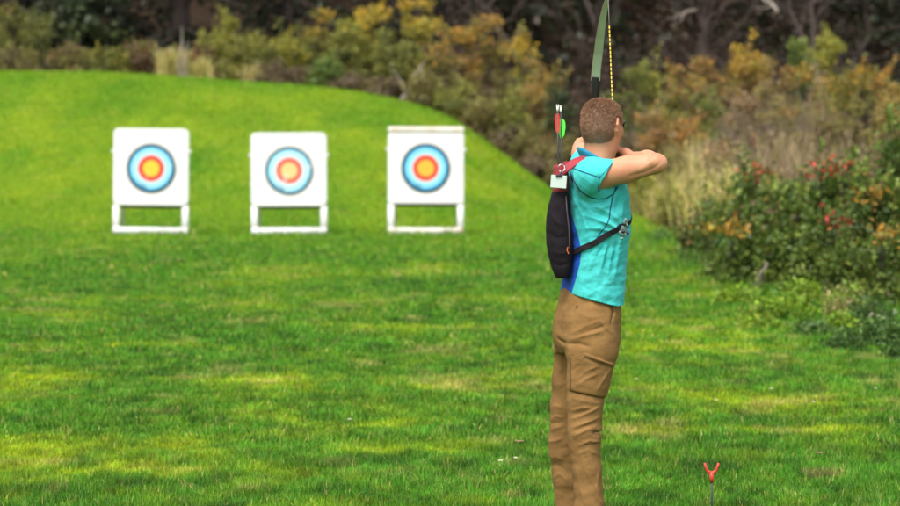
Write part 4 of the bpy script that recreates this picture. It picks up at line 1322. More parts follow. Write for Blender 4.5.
foliage_mesh('hair_strands', [(sv, np.arange(4 * k).reshape(k, 4), np.concatenate([hc, np.ones((k, 1))], 1))], hair_o, leaf_mat('hair_strand', .1, .04, .45))

# glasses
BLK = surf_mat('black_plastic', (.012, .012, .014), .35, .2, 60)
gl = MB()
for s in (-1, 1):
    gl.tube([hd(s * .079, -.02, .002), hd(s * .078, .01, .010), hd(s * .073, .055, .010), hd(s * .065, .085, .007), hd(s * .055, .100, .004)], [.002, .0032, .0055, .0065, .004], 8)
    ringp = [hd(s * .034 + .024 * math.cos(t), .104 - .006 * abs(math.cos(t)), -.002 + .018 * math.sin(t)) for t in np.linspace(0, 2 * PI, 21)]
    gl.tube(ringp, .002, 6)
gl.tube([hd(-.011, .104, .003), hd(0, .108, .006), hd(.011, .104, .003)], .002, 6)
glo = gl.build('glasses', BLK, person, smooth=True)
gm_ = MB()
for s in (-1, 1):
    gm_.tube([hd(s * .034, .099, -.002), hd(s * .034, .1005, -.002)], [.0195, .0195], 20)
gm_.build('lens', surf_mat('dark_lens', (.02, .02, .022), .08, .1), glo)

# ---------------- shirt
shirt = Field((.36, 9.66, 1.0), (.86, 10.42, 1.66), .0035)
lvS = [(312, 590.5, .120, .168), (290, 592, .1165, .162), (268, 594.5, .112, .158), (240, 597.5, .115, .166), (212, 597.5, .119, .176), (190, 595.5, .116, .178), (176, 594, .104, .168), (169, 594, .090, .145), (163, 595, .076, .112), (159.5, 596, .066, .080)]
TORSO = stack([(qz(b), q(a, b)[0], 10.0, f, l) for b, a, f, l in lvS], Fd, Ld)
shirt.apply(TORSO)
SE = SR + (ER - SR) * .30
shirt.apply(cap(q(594, 170, -.06), SR, .046, .062), .04)
shirt.apply(cap(SL, SL + (EL - SL) * .6, .066, .066), .05)
shirt.apply(cap(q(594, 168, .06), SL, .046, .062), .04)
folds(shirt, [
    ([(618, 229), (606, 222), (596, 220)], .003, .005), ([(610, 239), (604, 252), (600, 270)], .0026, .006), ([(622, 232), (617, 250), (616, 268)], .0026, .006), ([(598, 246), (589, 256), (583, 270)], .003, .006),
    ([(576, 172), (588, 182), (598, 188)], .0035, .0045), ([(590, 203), (602, 207), (611, 203)], .004, .005), ([(574, 200), (582, 215), (586, 232)], .003, .005), ([(586, 163), (596, 168), (606, 168)], .003, .004),
    ([(606, 241), (603, 256), (597, 280)], .0035, .009), ([(612, 239), (611, 252), (607, 274)], .0045, .008), ([(619, 236), (619, 250), (613, 280)], .0035, .008),
    ([(599, 246), (590, 262), (583, 283)], .004, .012), ([(588, 250), (582, 262), (577, 280)], .003, .011), ([(608, 280), (600, 288), (590, 292)], .003, .010),
    ([(609, 241), (606, 252), (603, 266)], -.003, .007), ([(616, 238), (615, 248), (611, 264)], -.003, .007), ([(602, 245), (595, 257)], -.0035, .006),
    ([(621, 222), (608, 212), (590, 204)], .0045, .008), ([(617, 228), (600, 220), (580, 214)], .0045, .009), ([(612, 231), (598, 228), (584, 228)], .004, .008),
    ([(619, 226), (604, 216), (586, 209)], -.004, .007), ([(612, 196), (602, 203), (590, 204), (579, 199)], -.007, .008), ([(577, 190), (582, 204), (592, 214)], .004, .008),
    ([(623, 200), (621, 215), (622, 228)], .004, .007), ([(618, 196), (614, 212)], -.004, .007),
    ([(576, 166), (584, 174), (594, 184)], .0035, .007), ([(583, 161), (592, 168), (601, 172)], -.003, .007), ([(590, 160), (600, 163), (608, 164)], .003, .006), ([(575, 176), (584, 186), (596, 190)], -.003, .007),
    ([(570, 182), (574, 200), (576, 220)], .003, .008), ([(566, 296), (590, 301), (617, 305)], .002, .004),
], 9.99)
sx_, sz_ = np.meshgrid(shirt.ax[0], shirt.ax[2], indexing='ij')
wr = (fbm(sx_ * 16 + sz_ * 9, sz_ * 22 - sx_ * 12, 5, 3) - .5) * .012
shirt.D += wr[:, None, :].astype(np.float32)
BIG = (np.array((-9, -9, -9.)), np.array((99, 99, 99.)))
# sleeve openings, hem, neck
def cut(field, lo, hi, p, n): field.apply(halfspace(lo, hi, p, n), op='sub')
hemc = q(605.5, 177, -.18)
s_ = shirt.sl((.37, 9.6, 1.30), (1.0, 10.04, 1.70)); X_, Y_, Z_ = shirt.grid(s_)
pl = (X_ - hemc[0]) * .87 + (Y_ - hemc[1]) * -.10 + (Z_ - hemc[2]) * -.48
SRs = SR + np.array((0, 0, -.006)); ERs = ER + np.array((0, 0, -.034))
slv = np.maximum(cap(SRs, ERs, .066, .072)[2](X_, Y_, Z_), pl) + .006 * (fbm(X_ * 30 + Z_ * 14, Z_ * 30 + Y_ * 20, 9, 2) - .5)
o_ = shirt.D[s_]; kk = .045; hh_ = np.maximum(kk - np.abs(o_ - slv), 0) / kk
tor_ = TORSO[2](X_, Y_, Z_)
new = np.minimum(o_, slv) - np.where(pl < -.03, 1, np.clip(-pl / .03, 0, 1)) * hh_ * hh_ * kk * .25
hol = np.maximum(cap(SRs, ERs, .0595, .0665)[2](X_, Y_, Z_), -(pl + .05))
hol = np.maximum(hol, -(tor_ - .006))
shirt.D[s_] = np.maximum(new, -hol)
lcut = SL + (EL - SL) * .62; ldir = (EL - SL) / np.linalg.norm(EL - SL)
s_ = shirt.sl((.40, 10.2, 1.3), (.9, 10.45, 1.66)); X_, Y_, Z_ = shirt.grid(s_)
pl = (X_ - lcut[0]) * ldir[0] + (Y_ - lcut[1]) * ldir[1] + (Z_ - lcut[2]) * ldir[2]
shirt.D[s_] = np.maximum(shirt.D[s_], pl)
shirt.D[s_] = np.maximum(shirt.D[s_], -np.maximum(cap(SL, EL, .060, .058)[2](X_, Y_, Z_), -(pl + .05)))
# hem: slanted, hollow
hz_ = lambda x: np.interp(x, [q(563, 291)[0], q(619, 305.5)[0]], [qz(290.5), qz(305.5)])
s_ = shirt.sl((-9, -9, -9), (99, 99, qz(255))); X_, Y_, Z_ = shirt.grid(s_)
hp = hz_(X_) - Z_ + 0 * Y_
inner = TORSO[2](X_, Y_, Z_) + .014
shirt.D[s_] = np.maximum(shirt.D[s_], hp)
shirt.D[s_] = np.maximum(shirt.D[s_], -np.maximum(inner, -(hp + .05)))
SV, SQ = shirt.mesh(); SV = smooth_verts(SV, SQ, 1, .5)
bx = np.interp(SV[:, 2], [qz(p) for p in (305, 292, 276, 262, 250, 235, 215, 203, 195)], [q(a, 250, -.08)[0] for a in (566, 571.5, 576, 579.5, 581, 578, 572, 567.5, 560)])
blue = bx - SV[:, 0]
def line_attr(V, lines, ymax, dy=-.13):
    d = np.full(len(V), 9.0)
    for L_ in lines: d = np.minimum(d, seg_dist(V[:, 0], V[:, 2], xz(L_, dy)))
    return np.where(V[:, 1] < ymax, d, 9.0)
pip = line_attr(SV, [[(572.5, 168), (580, 171), (590, 174.5), (599, 177.3)], [(571.5, 169), (573, 180), (579, 190), (588, 196.5), (597, 199), (606, 198.5), (613, 194), (618, 187)],
                     [(616, 187), (612.5, 197), (610, 210), (609, 219), (605, 227), (601, 232), (596.5, 239)]], 9.98, -.16)
hem = line_attr(SV, [[(613.5, 162), (606, 170), (599.5, 178), (597.5, 187), (600, 192)]], 9.93, -.22)
pip = np.minimum(pip, hem + .0008)

m, nt, out = new_mat('shirt_cloth')
tc = N(nt, 'ShaderNodeTexCoord'); a1 = N(nt, 'ShaderNodeAttribute', attribute_name='blue'); a2 = N(nt, 'ShaderNodeAttribute', attribute_name='pip')
nz = N(nt, 'ShaderNodeTexNoise', Scale=9.0, Detail=5.0); nt.links.new(tc.outputs['Object'], nz.inputs['Vector'])
r = ramp(nt, [(.3, (.030, .375, .372)), (.7, (.055, .460, .448))]); nt.links.new(nz.outputs['Fac'], r.inputs['Fac'])
def step(src, t, inv=False):
    mr = N(nt, 'ShaderNodeMapRange'); mr.inputs['From Min'].default_value = t - .0006; mr.inputs['From Max'].default_value = t + .0006
    if inv: mr.inputs['To Min'].default_value = 1; mr.inputs['To Max'].default_value = 0
    nt.links.new(src, mr.inputs['Value']); return mr.outputs[0]
mx = N(nt, 'ShaderNodeMix', data_type='RGBA'); nt.links.new(step(a1.outputs['Fac'], 0), mx.inputs['Factor']); nt.links.new(r.outputs[0], mx.inputs['A']); mx.inputs['B'].default_value = (.006, .060, .36, 1)
mx2 = N(nt, 'ShaderNodeMix', data_type='RGBA'); nt.links.new(step(a2.outputs['Fac'], .0026, True), mx2.inputs['Factor']); nt.links.new(mx.outputs['Result'], mx2.inputs['A']); mx2.inputs['B'].default_value = (.004, .060, .14, 1)
p_ = N(nt, 'ShaderNodeBsdfPrincipled', Roughness=.8); p_.inputs['Specular IOR Level'].default_value = .25; p_.inputs['Sheen Weight'].default_value = .06; p_.inputs['Sheen Roughness'].default_value = .4
nt.links.new(mx2.outputs['Result'], p_.inputs['Base Color'])
nb = N(nt, 'ShaderNodeTexNoise', Scale=420.0, Detail=2.0); nt.links.new(tc.outputs['Object'], nb.inputs['Vector'])
n2 = N(nt, 'ShaderNodeTexNoise', Scale=28.0, Detail=4.0); nt.links.new(tc.outputs['Object'], n2.inputs['Vector'])
b1 = N(nt, 'ShaderNodeBump', Strength=.25, Distance=.002); nt.links.new(nb.outputs['Fac'], b1.inputs['Height'])
b2 = N(nt, 'ShaderNodeBump', Strength=.35, Distance=.012); nt.links.new(n2.outputs['Fac'], b2.inputs['Height']); nt.links.new(b1.outputs[0], b2.inputs['Normal'])
nt.links.new(b2.outputs[0], p_.inputs['Normal']); nt.links.new(p_.outputs[0], out.inputs['Surface'])
SHIRT = m
shirt_o = link_mesh('shirt', mesh_np('shirt', SV - np.array(PBASE), SQ, {'blue': ('FLOAT', 'POINT', blue), 'pip': ('FLOAT', 'POINT', pip)}), SHIRT, person, world=False)

# collar: a standing band round the neck, highest at the nape
COLLAR = surf_mat('collar_cloth', (.008, .22, .36), .7, .15, 30, .2, 300); 
c0 = q(597.0, 161, .0); n_ = 40; rows = []
for j, (rr, hh) in enumerate(((.060, -.022), (.066, 0), (.069, .5), (.070, 1.0), (.066, 1.0), (.061, .5), (.055, -.02))):
    row = []
    for i in range(n_):
        t = 2 * PI * i / n_; o = -Fd * math.cos(t) + (-Ld) * math.sin(t)      # t=0: nape
        back = .5 + .5 * math.cos(t)
        zb_ = .048 * (back - .5) - .020 * (1 - back)
        H_ = .016 + .022 * back ** 2
        off = hh * H_ if hh > 0 else hh
        rad = rr + .012 * back * max(hh, 0) + .008 * (1 - back)
        row.append(c0 + o * rad * np.array((1, 1.08, 1)) + Up * (zb_ + off - .006))
    rows.append(row)
mb = MB(); mb.rings(rows, cap=False); mb.build('collar', COLLAR, shirt_o, smooth=True)

# ---------------- trousers
tr = Field((.34, 9.68, .05), (.74, 10.34, 1.14), .0038)
tr.apply(stack([(qz(286), q(588.5, 290)[0], 10, .097, .136), (qz(297), q(588, 300)[0], 10, .108, .146), (qz(306), q(589, 306)[0], 10, .118, .163), (qz(318), q(588, 318)[0], 10, .123, .172), (qz(338), q(587, 338)[0], 10, .122, .172), (qz(352), q(587, 352)[0], 10, .105, .165)], Fd, Ld, 2.2))
tr.apply(cap(q(573.5, 328, .02), q(573, 335, .0), .061), .05)                                   # seat
RL = [(591.5, 330, -.085, .094), (591.5, 352, -.095, .098), (587.5, 382, -.10, .082), (585.0, 402, -.105, .0715), (584.8, 432, -.115, .0665), (584.2, 442, -.115, .0610), (587, 470, -.12, .0585), (589.3, 506, -.13, .0570), (590, 532, -.135, .0585)]
LL = [(584, 330, .09, .092), (577, 352, .10, .090), (572.5, 380, .12, .080), (568.5, 405, .135, .0715), (565.7, 440, .155, .0665), (565.0, 452, .157, .061), (567.3, 480, .165, .0575), (569.5, 506, .175, .0560), (571, 532, .18, .0575)]
for leg in (LL, RL):
    for (a, b, c, ra), (a2_, b2_, c2_, rb) in zip(leg[:-1], leg[1:]):
        tr.apply(cap(q(a, b, c), q(a2_, b2_, c2_), ra, rb), .012 if b > 350 else .03)
poly = xz([(571, 360), (585, 354.5), (616.5, 366), (609, 400), (571, 392)], -.2)
X_, Z_ = np.meshgrid(tr.ax[0], tr.ax[2], indexing='ij')
dp = seg_dist(X_, Z_, poly + poly[:1]); ins = np.zeros(X_.shape, bool)
for (x0, z0), (x1, z1) in zip(poly, poly[1:] + poly[:1]):
    cnd = ((z0 > Z_) != (z1 > Z_)); ins ^= cnd & (X_ < (x1 - x0) * (Z_ - z0) / (z1 - z0 + 1e-12) + x0)
pat = .005 * sstep(-.003, .004, np.where(ins, dp, -dp))
my = 1 - sstep(9.93, 9.97, tr.ax[1])
tr.D -= (pat[:, None, :] * my[None, :, None]).astype(np.float32)
folds(tr, [
    ([(559, 341), (563, 343.5), (568, 345)], -.008, .006), ([(569, 345), (580, 344), (590, 347)], -.006, .006), ([(572, 334), (584, 327), (598, 321)], .005, .008), ([(571, 340), (586, 335), (604, 331)], .005, .007),
    ([(575, 337), (590, 331), (606, 326)], -.004, .006), ([(598, 318), (606, 328), (613, 334)], .004, .006), ([(576, 312), (590, 318), (604, 316)], .003, .008), ([(584, 354.5), (600, 360.5), (616, 367)], .005, .0045), ([(584, 357.5), (600, 363.5), (615, 370)], -.005, .005),
    ([(578, 378), (588, 370), (600, 366)], .004, .006), ([(576, 386), (588, 378), (598, 374)], .004, .006), ([(596, 392), (604, 380), (611, 370)], .0045, .006), ([(573, 372), (580, 364)], -.003, .006),
    ([(571, 392.5), (590, 396), (608, 401)], -.005, .0045), ([(572, 399), (588, 402), (604, 405)], .003, .006), ([(571, 412), (582, 408), (596, 409)], .0045, .006), ([(571, 420), (586, 414), (600, 408)], .005, .0065), ([(572, 417), (586, 411), (598, 406)], -.003, .005),
    ([(572, 428), (586, 423), (600, 418)], .005, .006), ([(573, 437), (586, 430), (596, 428)], .0045, .006), ([(593, 433), (598, 434.5), (605, 434.5)], -.020, .006), ([(572, 433), (584, 427), (597, 423)], -.0035, .005),
    ([(578, 446), (590, 441), (600, 443)], .005, .006), ([(577, 455), (588, 450), (599, 456)], .0035, .007), ([(580, 452), (586, 470), (595, 490)], .0045, .007), ([(588, 452), (594, 470), (600, 484)], .004, .007), ([(584, 452), (590, 472), (598, 490)], -.0035, .006),
    ([(577, 470), (580, 490), (586, 506)], .003, .007), ([(600, 470), (597, 488), (602, 502)], .004, .006), ([(592, 490), (598, 500), (604, 505)], .004, .006),
    ([(554, 416), (558, 413), (566, 415)], .003, .006), ([(554, 428), (558, 424), (566, 425)], .0035, .006), ([(553, 440), (557, 437), (566, 434)], .0035, .006), ([(551, 434), (558, 431), (566, 430)], -.003, .005), ([(550, 452), (558, 450), (566, 446)], .004, .006),
    ([(552, 470), (558, 466), (566, 470)], .003, .007), ([(556, 490), (562, 484), (570, 490)], .004, .007), ([(554, 478), (560, 474), (568, 480)], -.003, .006),
    ([(611, 302), (613.5, 314), (611, 325)], -.006, .004), ([(561, 290), (558.5, 304), (557.5, 318)], -.004, .0035), ([(566, 345), (566, 372), (566, 400)], -.004, .005),
], 10.36, -.18, 1.05)
wr = (fbm(X_ * 14 + Z_ * 5, Z_ * 24 - X_ * 8, 15, 3) - .5) * .007
tr.D += wr[:, None, :].astype(np.float32)
s_ = tr.sl((-9, -9, -9), (99, 99, .13)); XX_, YY_, ZZ_ = tr.grid(s_)
tr.D[s_] = np.maximum(tr.D[s_], .085 - ZZ_)
for leg, ank in ((RL, AR), (LL, AL)):
    s_ = tr.sl(ank - np.array((.09, .09, .2)), ank + np.array((.09, .09, .12))); X3, Y3, Z3 = tr.grid(s_)
    tr.D[s_] = np.maximum(tr.D[s_], -np.maximum(cap(ank - Up * .2, ank + Up * .2, .050)[2](X3, Y3, Z3), Z3 - .14))
TV, TQ = tr.mesh(); TV = smooth_verts(TV, TQ, 1, .5)
seam = line_attr(TV, [[(584, 354.5), (600, 360.5), (616, 367)], [(571, 392), (590, 395.5), (608, 400.5)], [(571, 360), (584, 354.5)], [(571, 360), (571, 392)], [(611.5, 302), (613.8, 314), (611, 325)], [(561, 290), (558.5, 304), (557.5, 318)],
                      [(600, 326), (610, 322)], [(574, 440), (588, 445), (600, 443)]], 9.99, -.19)
m, nt, out = new_mat('trouser_cloth')
tc = N(nt, 'ShaderNodeTexCoord'); a1 = N(nt, 'ShaderNodeAttribute', attribute_name='seam')
nz = N(nt, 'ShaderNodeTexNoise', Scale=11.0, Detail=7.0, Roughness=.65); nt.links.new(tc.outputs['Object'], nz.inputs['Vector'])
r = ramp(nt, [(.3, (.158, .084, .028)), (.7, (.240, .134, .048))]); nt.links.new(nz.outputs['Fac'], r.inputs['Fac'])
mx = N(nt, 'ShaderNodeMix', data_type='RGBA'); nt.links.new(step(a1.outputs['Fac'], .0016, True), mx.inputs['Factor']); nt.links.new(r.outputs[0], mx.inputs['A']); mx.inputs['B'].default_value = (.09, .048, .02, 1)
p_ = N(nt, 'ShaderNodeBsdfPrincipled', Roughness=.92); p_.inputs['Specular IOR Level'].default_value = .15; p_.inputs['Sheen Weight'].default_value = .0
nt.links.new(mx.outputs['Result'], p_.inputs['Base Color'])
nb = N(nt, 'ShaderNodeTexNoise', Scale=350.0, Detail=2.0); nt.links.new(tc.outputs['Object'], nb.inputs['Vector'])
n2 = N(nt, 'ShaderNodeTexNoise', Scale=32.0, Detail=5.0, Roughness=.6); nt.links.new(tc.outputs['Object'], n2.inputs['Vector'])
b1 = N(nt, 'ShaderNodeBump', Strength=.3, Distance=.002); nt.links.new(nb.outputs['Fac'], b1.inputs['Height'])
b2 = N(nt, 'ShaderNodeBump', Strength=.22, Distance=.012); nt.links.new(n2.outputs['Fac'], b2.inputs['Height']); nt.links.new(b1.outputs[0], b2.inputs['Normal'])
nt.links.new(b2.outputs[0], p_.inputs['Normal']); nt.links.new(p_.outputs[0], out.inputs['Surface'])
link_mesh('trousers', mesh_np('trousers', TV - np.array(PBASE), TQ, {'seam': ('FLOAT', 'POINT', seam)}), m, person, world=False)
mb = MB(); bpt = tr.hit(577, 307, 9.6, 10.2); mb.tube([bpt + np.array((0, .002, 0)), bpt - np.array((0, .004, 0))], [.005, .004], 10)
mb.build('button', BLK, [o for o in person.children if o.name.startswith('trousers')][0])
# shoes
SHOE = surf_mat('brown_leather', (.09, .05, .03), .6, .2, 30, .2, 120); SOLE = surf_mat('rubber_sole', (.03, .028, .026), .8)
for an, sgn in ((AR, -1), (AL, 1)):
    dirv = np.array((.96, .20 + .1 * sgn, 0)); dirv /= np.linalg.norm(dirv); sd = np.array((-dirv[1], dirv[0], 0))
    rows = []
    for t, w, hgt in ((-.075, .018, .05), (-.068, .034, .075), (-.03, .040, .115), (.02, .040, .115), (.06, .042, .085), (.11, .048, .062), (.16, .046, .05), (.195, .032, .04), (.208, .014, .028)):
        c = np.array((an[0], an[1], 0)) + dirv * t
        rows.append([c + sd * w * math.cos(a) * (1 if math.sin(a) < 0 else .9) + Up * (.022 + (hgt - .022) * max(0, math.sin(a)) ** .8 - .004 * (math.sin(a) < 0)) for a in np.linspace(0, 2 * PI, 16, endpoint=False)])
    mb = MB(); mb.rings(rows); sh = mb.build('shoe', SHOE, person, smooth=True)
    ms = MB(); o = [np.array((an[0], an[1], 0)) + dirv * t + sd * w for t, w in ((-.08, .0), (-.07, .032), (-.03, .042), (.05, .043), (.12, .050), (.18, .045), (.212, .0), (.18, -.045), (.12, -.050), (.05, -.043), (-.03, -.042), (-.07, -.032))]
    ms.rings([[p + Up * .003 for p in o], [p + Up * .024 for p in o]]); ms.build('sole', SOLE, sh)

# ------------------------------------------------------------------ back quiver
NYL = surf_mat('black_nylon', (.0085, .0055, .0085), .85, .3, 25, .5, 26, spec=.2); REDN = surf_mat('red_nylon', (.27, .018, .030), .7, .2, 25, .4, 250); WEB = surf_mat('black_webbing', (.010, .008, .011), .8, .25, 80, .5, 400, spec=.25)
CARD = surf_mat('card', (.46, .54, .50), .4, .05, 20); STEEL = surf_mat('steel', (.6, .6, .6), .3, .1, 30, metal=1); ORANGE = surf_mat('orange_cord', (.6, .12, .02), .7, .1)
qroot = empty('quiver', q(561, 277, -.06), 'black and red back quiver with a white name tag, worn on the back', 'quiver')
qc = -.062
rows = []; nseg = 20
for py, l, r_, dp_ in ((190, 553.5, 566.5, .050), (192, 552, 568, .056), (200, 549.5, 568.8, .064), (212, 547, 569.8, .070), (228, 545.3, 571.5, .074), (244, 546, 573, .075), (256, 548.6, 573, .072), (266, 552, 571.4, .064), (273, 555.5, 568.5, .050), (276.5, 558.5, 565.5, .03)):
    c = q((l + r_) / 2, py, qc); a = (r_ - l) / 2 / 253.0
    rows.append([c + np.array((a * math.copysign(abs(math.cos(t)) ** .8, math.cos(t)), dp_ * math.copysign(abs(math.sin(t)) ** .8, math.sin(t)), 0)) for t in np.linspace(0, 2 * PI, nseg, endpoint=False)])
bagf = Field(q(540, 282, -.18) - .01, q(580, 186, .06) + .01, .003)
lv_ = []
for py, l, r_, dp_ in ((191, 552.5, 567.5, .052), (196, 550.8, 568.5, .060), (206, 548.2, 569.2, .066), (218, 546.4, 570.4, .070), (230, 545.8, 571.6, .073), (244, 546.4, 573, .074), (256, 548.4, 573, .072), (266, 551, 571.8, .068), (273, 553.6, 570, .062), (278, 555.6, 568.4, .054)):
    c = q((l + r_) / 2, py, qc); lv_.append((c[2], c[0], c[1], (r_ - l) / 2 / 253.0, dp_))
bagf.apply(stack(lv_, np.array((1.0, 0, 0)), np.array((0, 1.0, 0)), 2.7))
folds(bagf, [([(549, 212), (556, 222), (566, 226)], .003, .010), ([(547, 232), (556, 238), (570, 236)], -.003, .009), ([(551, 250), (560, 254), (571, 251)], .003, .009), ([(551.5, 196), (549.5, 215), (549.5, 245), (555, 270)], -.003, .0035), ([(556, 200), (561, 230), (560, 262)], .002, .012), ([(552, 262), (560, 266), (569, 263)], -.003, .006)], 9.95, -.13)
BV, BQ = bagf.mesh(); BV = smooth_verts(BV, BQ, 6, .5)
bme = mesh_np('bag', BV, BQ); bag = link_mesh('bag', bme, NYL, qroot)
mb = MB(); mb.tube([at(px, py, 10 + qc - dy) for px, py, dy in ((566, 196, .053), (567, 212, .058), (569, 228, .062), (569.5, 244, .063), (567, 258, .062), (563, 270, .048))], .003, 6); mb.build('piping', surf_mat('piping', (.05, .03, .04), .6), bag, smooth=True)
# red open-topped pocket
rows = []
for py, l, r_, dp_ in ((194, 552.5, 568.5, .052), (186, 552.8, 568.8, .053), (174, 553.2, 568.4, .052), (166, 553.5, 567.6, .050), (163.5, 553.6, 567, .050), (163.5, 554.6, 566, .045), (170, 555, 566, .044), (180, 555, 566, .04)):
    c = q((l + r_) / 2, py, qc); a = (r_ - l) / 2 / 253.0
    rows.append([c + np.array((a * math.cos(t), dp_ * math.sin(t), .010 * math.cos(t))) for t in np.linspace(0, 2 * PI, nseg, endpoint=False)])
mb = MB(); mb.rings(rows); mb.build('pocket', REDN, qroot, smooth=True)
# straps follow the shirt surface
def strap(pts, w, th, mat, name, parent, off=.004, proj=True, dense=5):
    P = [np.array(p) for p in pts]; fine = []
    for a, b in zip(P[:-1], P[1:]): fine += [a + (b - a) * i / dense for i in range(dense)]
    fine.append(P[-1]); C = []; W = []
    for i, p in enumerate(fine):
        if proj: p, g = shirt.project(p, off)
        else: g = np.array((0, -1.0, 0))
        C.append(p); W.append(g)
    C = np.array(C)
    for _ in range(2): C[1:-1] = (C[:-2] + 2 * C[1:-1] + C[2:]) / 4
    wid = []
    for i in range(len(C)):
        d = C[min(i + 1, len(C) - 1)] - C[max(0, i - 1)]; wid.append(np.cross(d / np.linalg.norm(d), W[i]))
    for i in range(1, len(wid)):
        if wid[i] @ wid[i - 1] < 0: wid[i] = -wid[i]
    mb = MB(); mb.ribbon(C, wid, w, th); return mb.build(name, mat, parent, smooth=False), C
def sh(px, py, y0=9.6):
    h = shirt.hit(px, py, y0, 10.3); return h if h is not None else q(px, py, -.1)
belt = [sh(568, 254.5), sh(576, 251.5), sh(585, 247.8), sh(595, 242.6), sh(605, 236.2), sh(613, 230.8), sh(620.5, 226)]
strap(belt, .0225, .004, WEB, 'waist_strap', qroot, .005)
T0 = lambda th, py, r=1.0: np.array((np.interp(qz(py), *zip(*sorted((qz(b), q(a, b)[0]) for b, a, f, l in lvS))), 10, qz(py))) + Fd * .125 * math.cos(th) * r + Ld * .18 * math.sin(th) * r
strap([belt[-1], q(626, 218, -.02), q(627, 205, .02), T0(.6, 195), T0(1.0, 180), q(594, 163, .12), q(583, 164, .09), q(570, 176, .02)], .018, .004, WEB, 'chest_strap', qroot, .005)
strap([belt[-1] + np.array((0, .01, 0)), T0(.1, 228), T0(.7, 236), T0(1.57, 246), T0(2.3, 250), q(566, 254, .03)], .0225, .004, WEB, 'waist_strap', qroot, .005)
sp_ = [np.array(p) for p in (q(562.5, 173, -.105), q(566.5, 168, -.115), q(572, 163.8, -.10), (q(579, 160.3, -.08)), q(586, 157.6, -.055), q(592, 157.5, -.01), q(595, 160, .05))]
sp_ = [shirt.project(p, .008)[0] if i > 4 and shirt.sample(p) < .008 else p for i, p in enumerate(sp_)]
fine = []
for u_, v_ in zip(sp_[:-1], sp_[1:]): fine += [u_ + (v_ - u_) * i / 4 for i in range(4)]
fine = np.array(fine + [sp_[-1]])
for _ in range(3): fine[1:-1] = (fine[:-2] + 2 * fine[1:-1] + fine[2:]) / 4
nrm = np.array((-.40, -.72, .56)); wid = []
for i in range(len(fine)):
    d = fine[min(i + 1, len(fine) - 1)] - fine[max(0, i - 1)]; w_ = np.cross(d / np.linalg.norm(d), nrm); wid.append(w_ if not wid or w_ @ wid[-1] > 0 else -w_)
mb = MB(); mb.ribbon(fine, wid, [.030, .032, .034, .037, .040] + [.042] * (len(fine) - 5), .010); mb.build('shoulder_strap', REDN, qroot, bevel=.002)
# clasp with keys at the front of the strap
mk = MB()
for px, py, sx, sz, ry, dyo in ((622.5, 229, .020, .026, .3, -.010), (625.5, 220, .010, .016, -.4, -.004), (626.2, 225, .012, .012, .2, -.006), (624.5, 234.5, .022, .012, .2, -.010), (621.5, 238, .016, .007, -.2, -.014), (627, 229.5, .009, .013, .5, .0), (619.5, 232.5, .010, .014, -.3, -.010), (624, 231, .024, .030, .1, -.004), (625, 223, .016, .022, -.2, .0), (627.3, 235, .008, .010, .1, -.004)):
    p = sh(min(px, 621), py) + np.array((max(0, px - 621) / 253, dyo, 0)); mk.box(p, (sx, .010, sz), .003, Euler((.2, ry, .3)))
ck = mk.build('clasp', surf_mat('clasp_metal', (.20, .30, .31), .4, .6, 140, metal=.3), qroot)
mk = MB()
for px, py in ((623, 231.5), (627.5, 233), (624.5, 224)):
    p = sh(min(px, 621), py) + np.array((max(0, px - 621) / 253, -.022, 0)); mk.tube([p + np.array((0, -.002, 0)), p + np.array((0, .01, 0))], [.0055, .0065], 8)
mk.build('key', BLK, ck, smooth=True)
# ring, clip and name tag
rc = q(561.5, 168, -.135); mb = MB()
mb.tube([rc + np.array((.013 * math.cos(t), .004 * math.sin(2 * t), .014 * math.sin(t))) for t in np.linspace(0, 2 * PI, 25)], .0022, 6); mb.build('ring', STEEL, qroot, smooth=True)
tg = q(558.7, 181.6, -.142); mb = MB(); mb.box(tg, (.062, .003, .050), .0012, Euler((0, math.radians(4), math.radians(-8)))); ct = mb.build('name_tag', CARD, qroot)
mb = MB(); mb.box(tg + np.array((.002, -.004, .022)), (.026, .006, .010), .002); mb.tube([tg + np.array((.004, -.003, .026)), rc + np.array((0, 0, -.014))], [.004, .003], 8); mb.build('clip', BLK, ct)
mb = MB(); mb.box(tg + np.array((-.002, -.0032, -.004)), (.040, .0012, .006), .0004, Euler((0, math.radians(4), math.radians(-8)))); 
mb = MB(); p = q(568, 247, -.135); mb.tube([p, p + np.array((-.004, -.002, -.012)), p + np.array((.002, -.002, -.026))], .002, 6); mb.build('zip_pull', ORANGE, qroot)


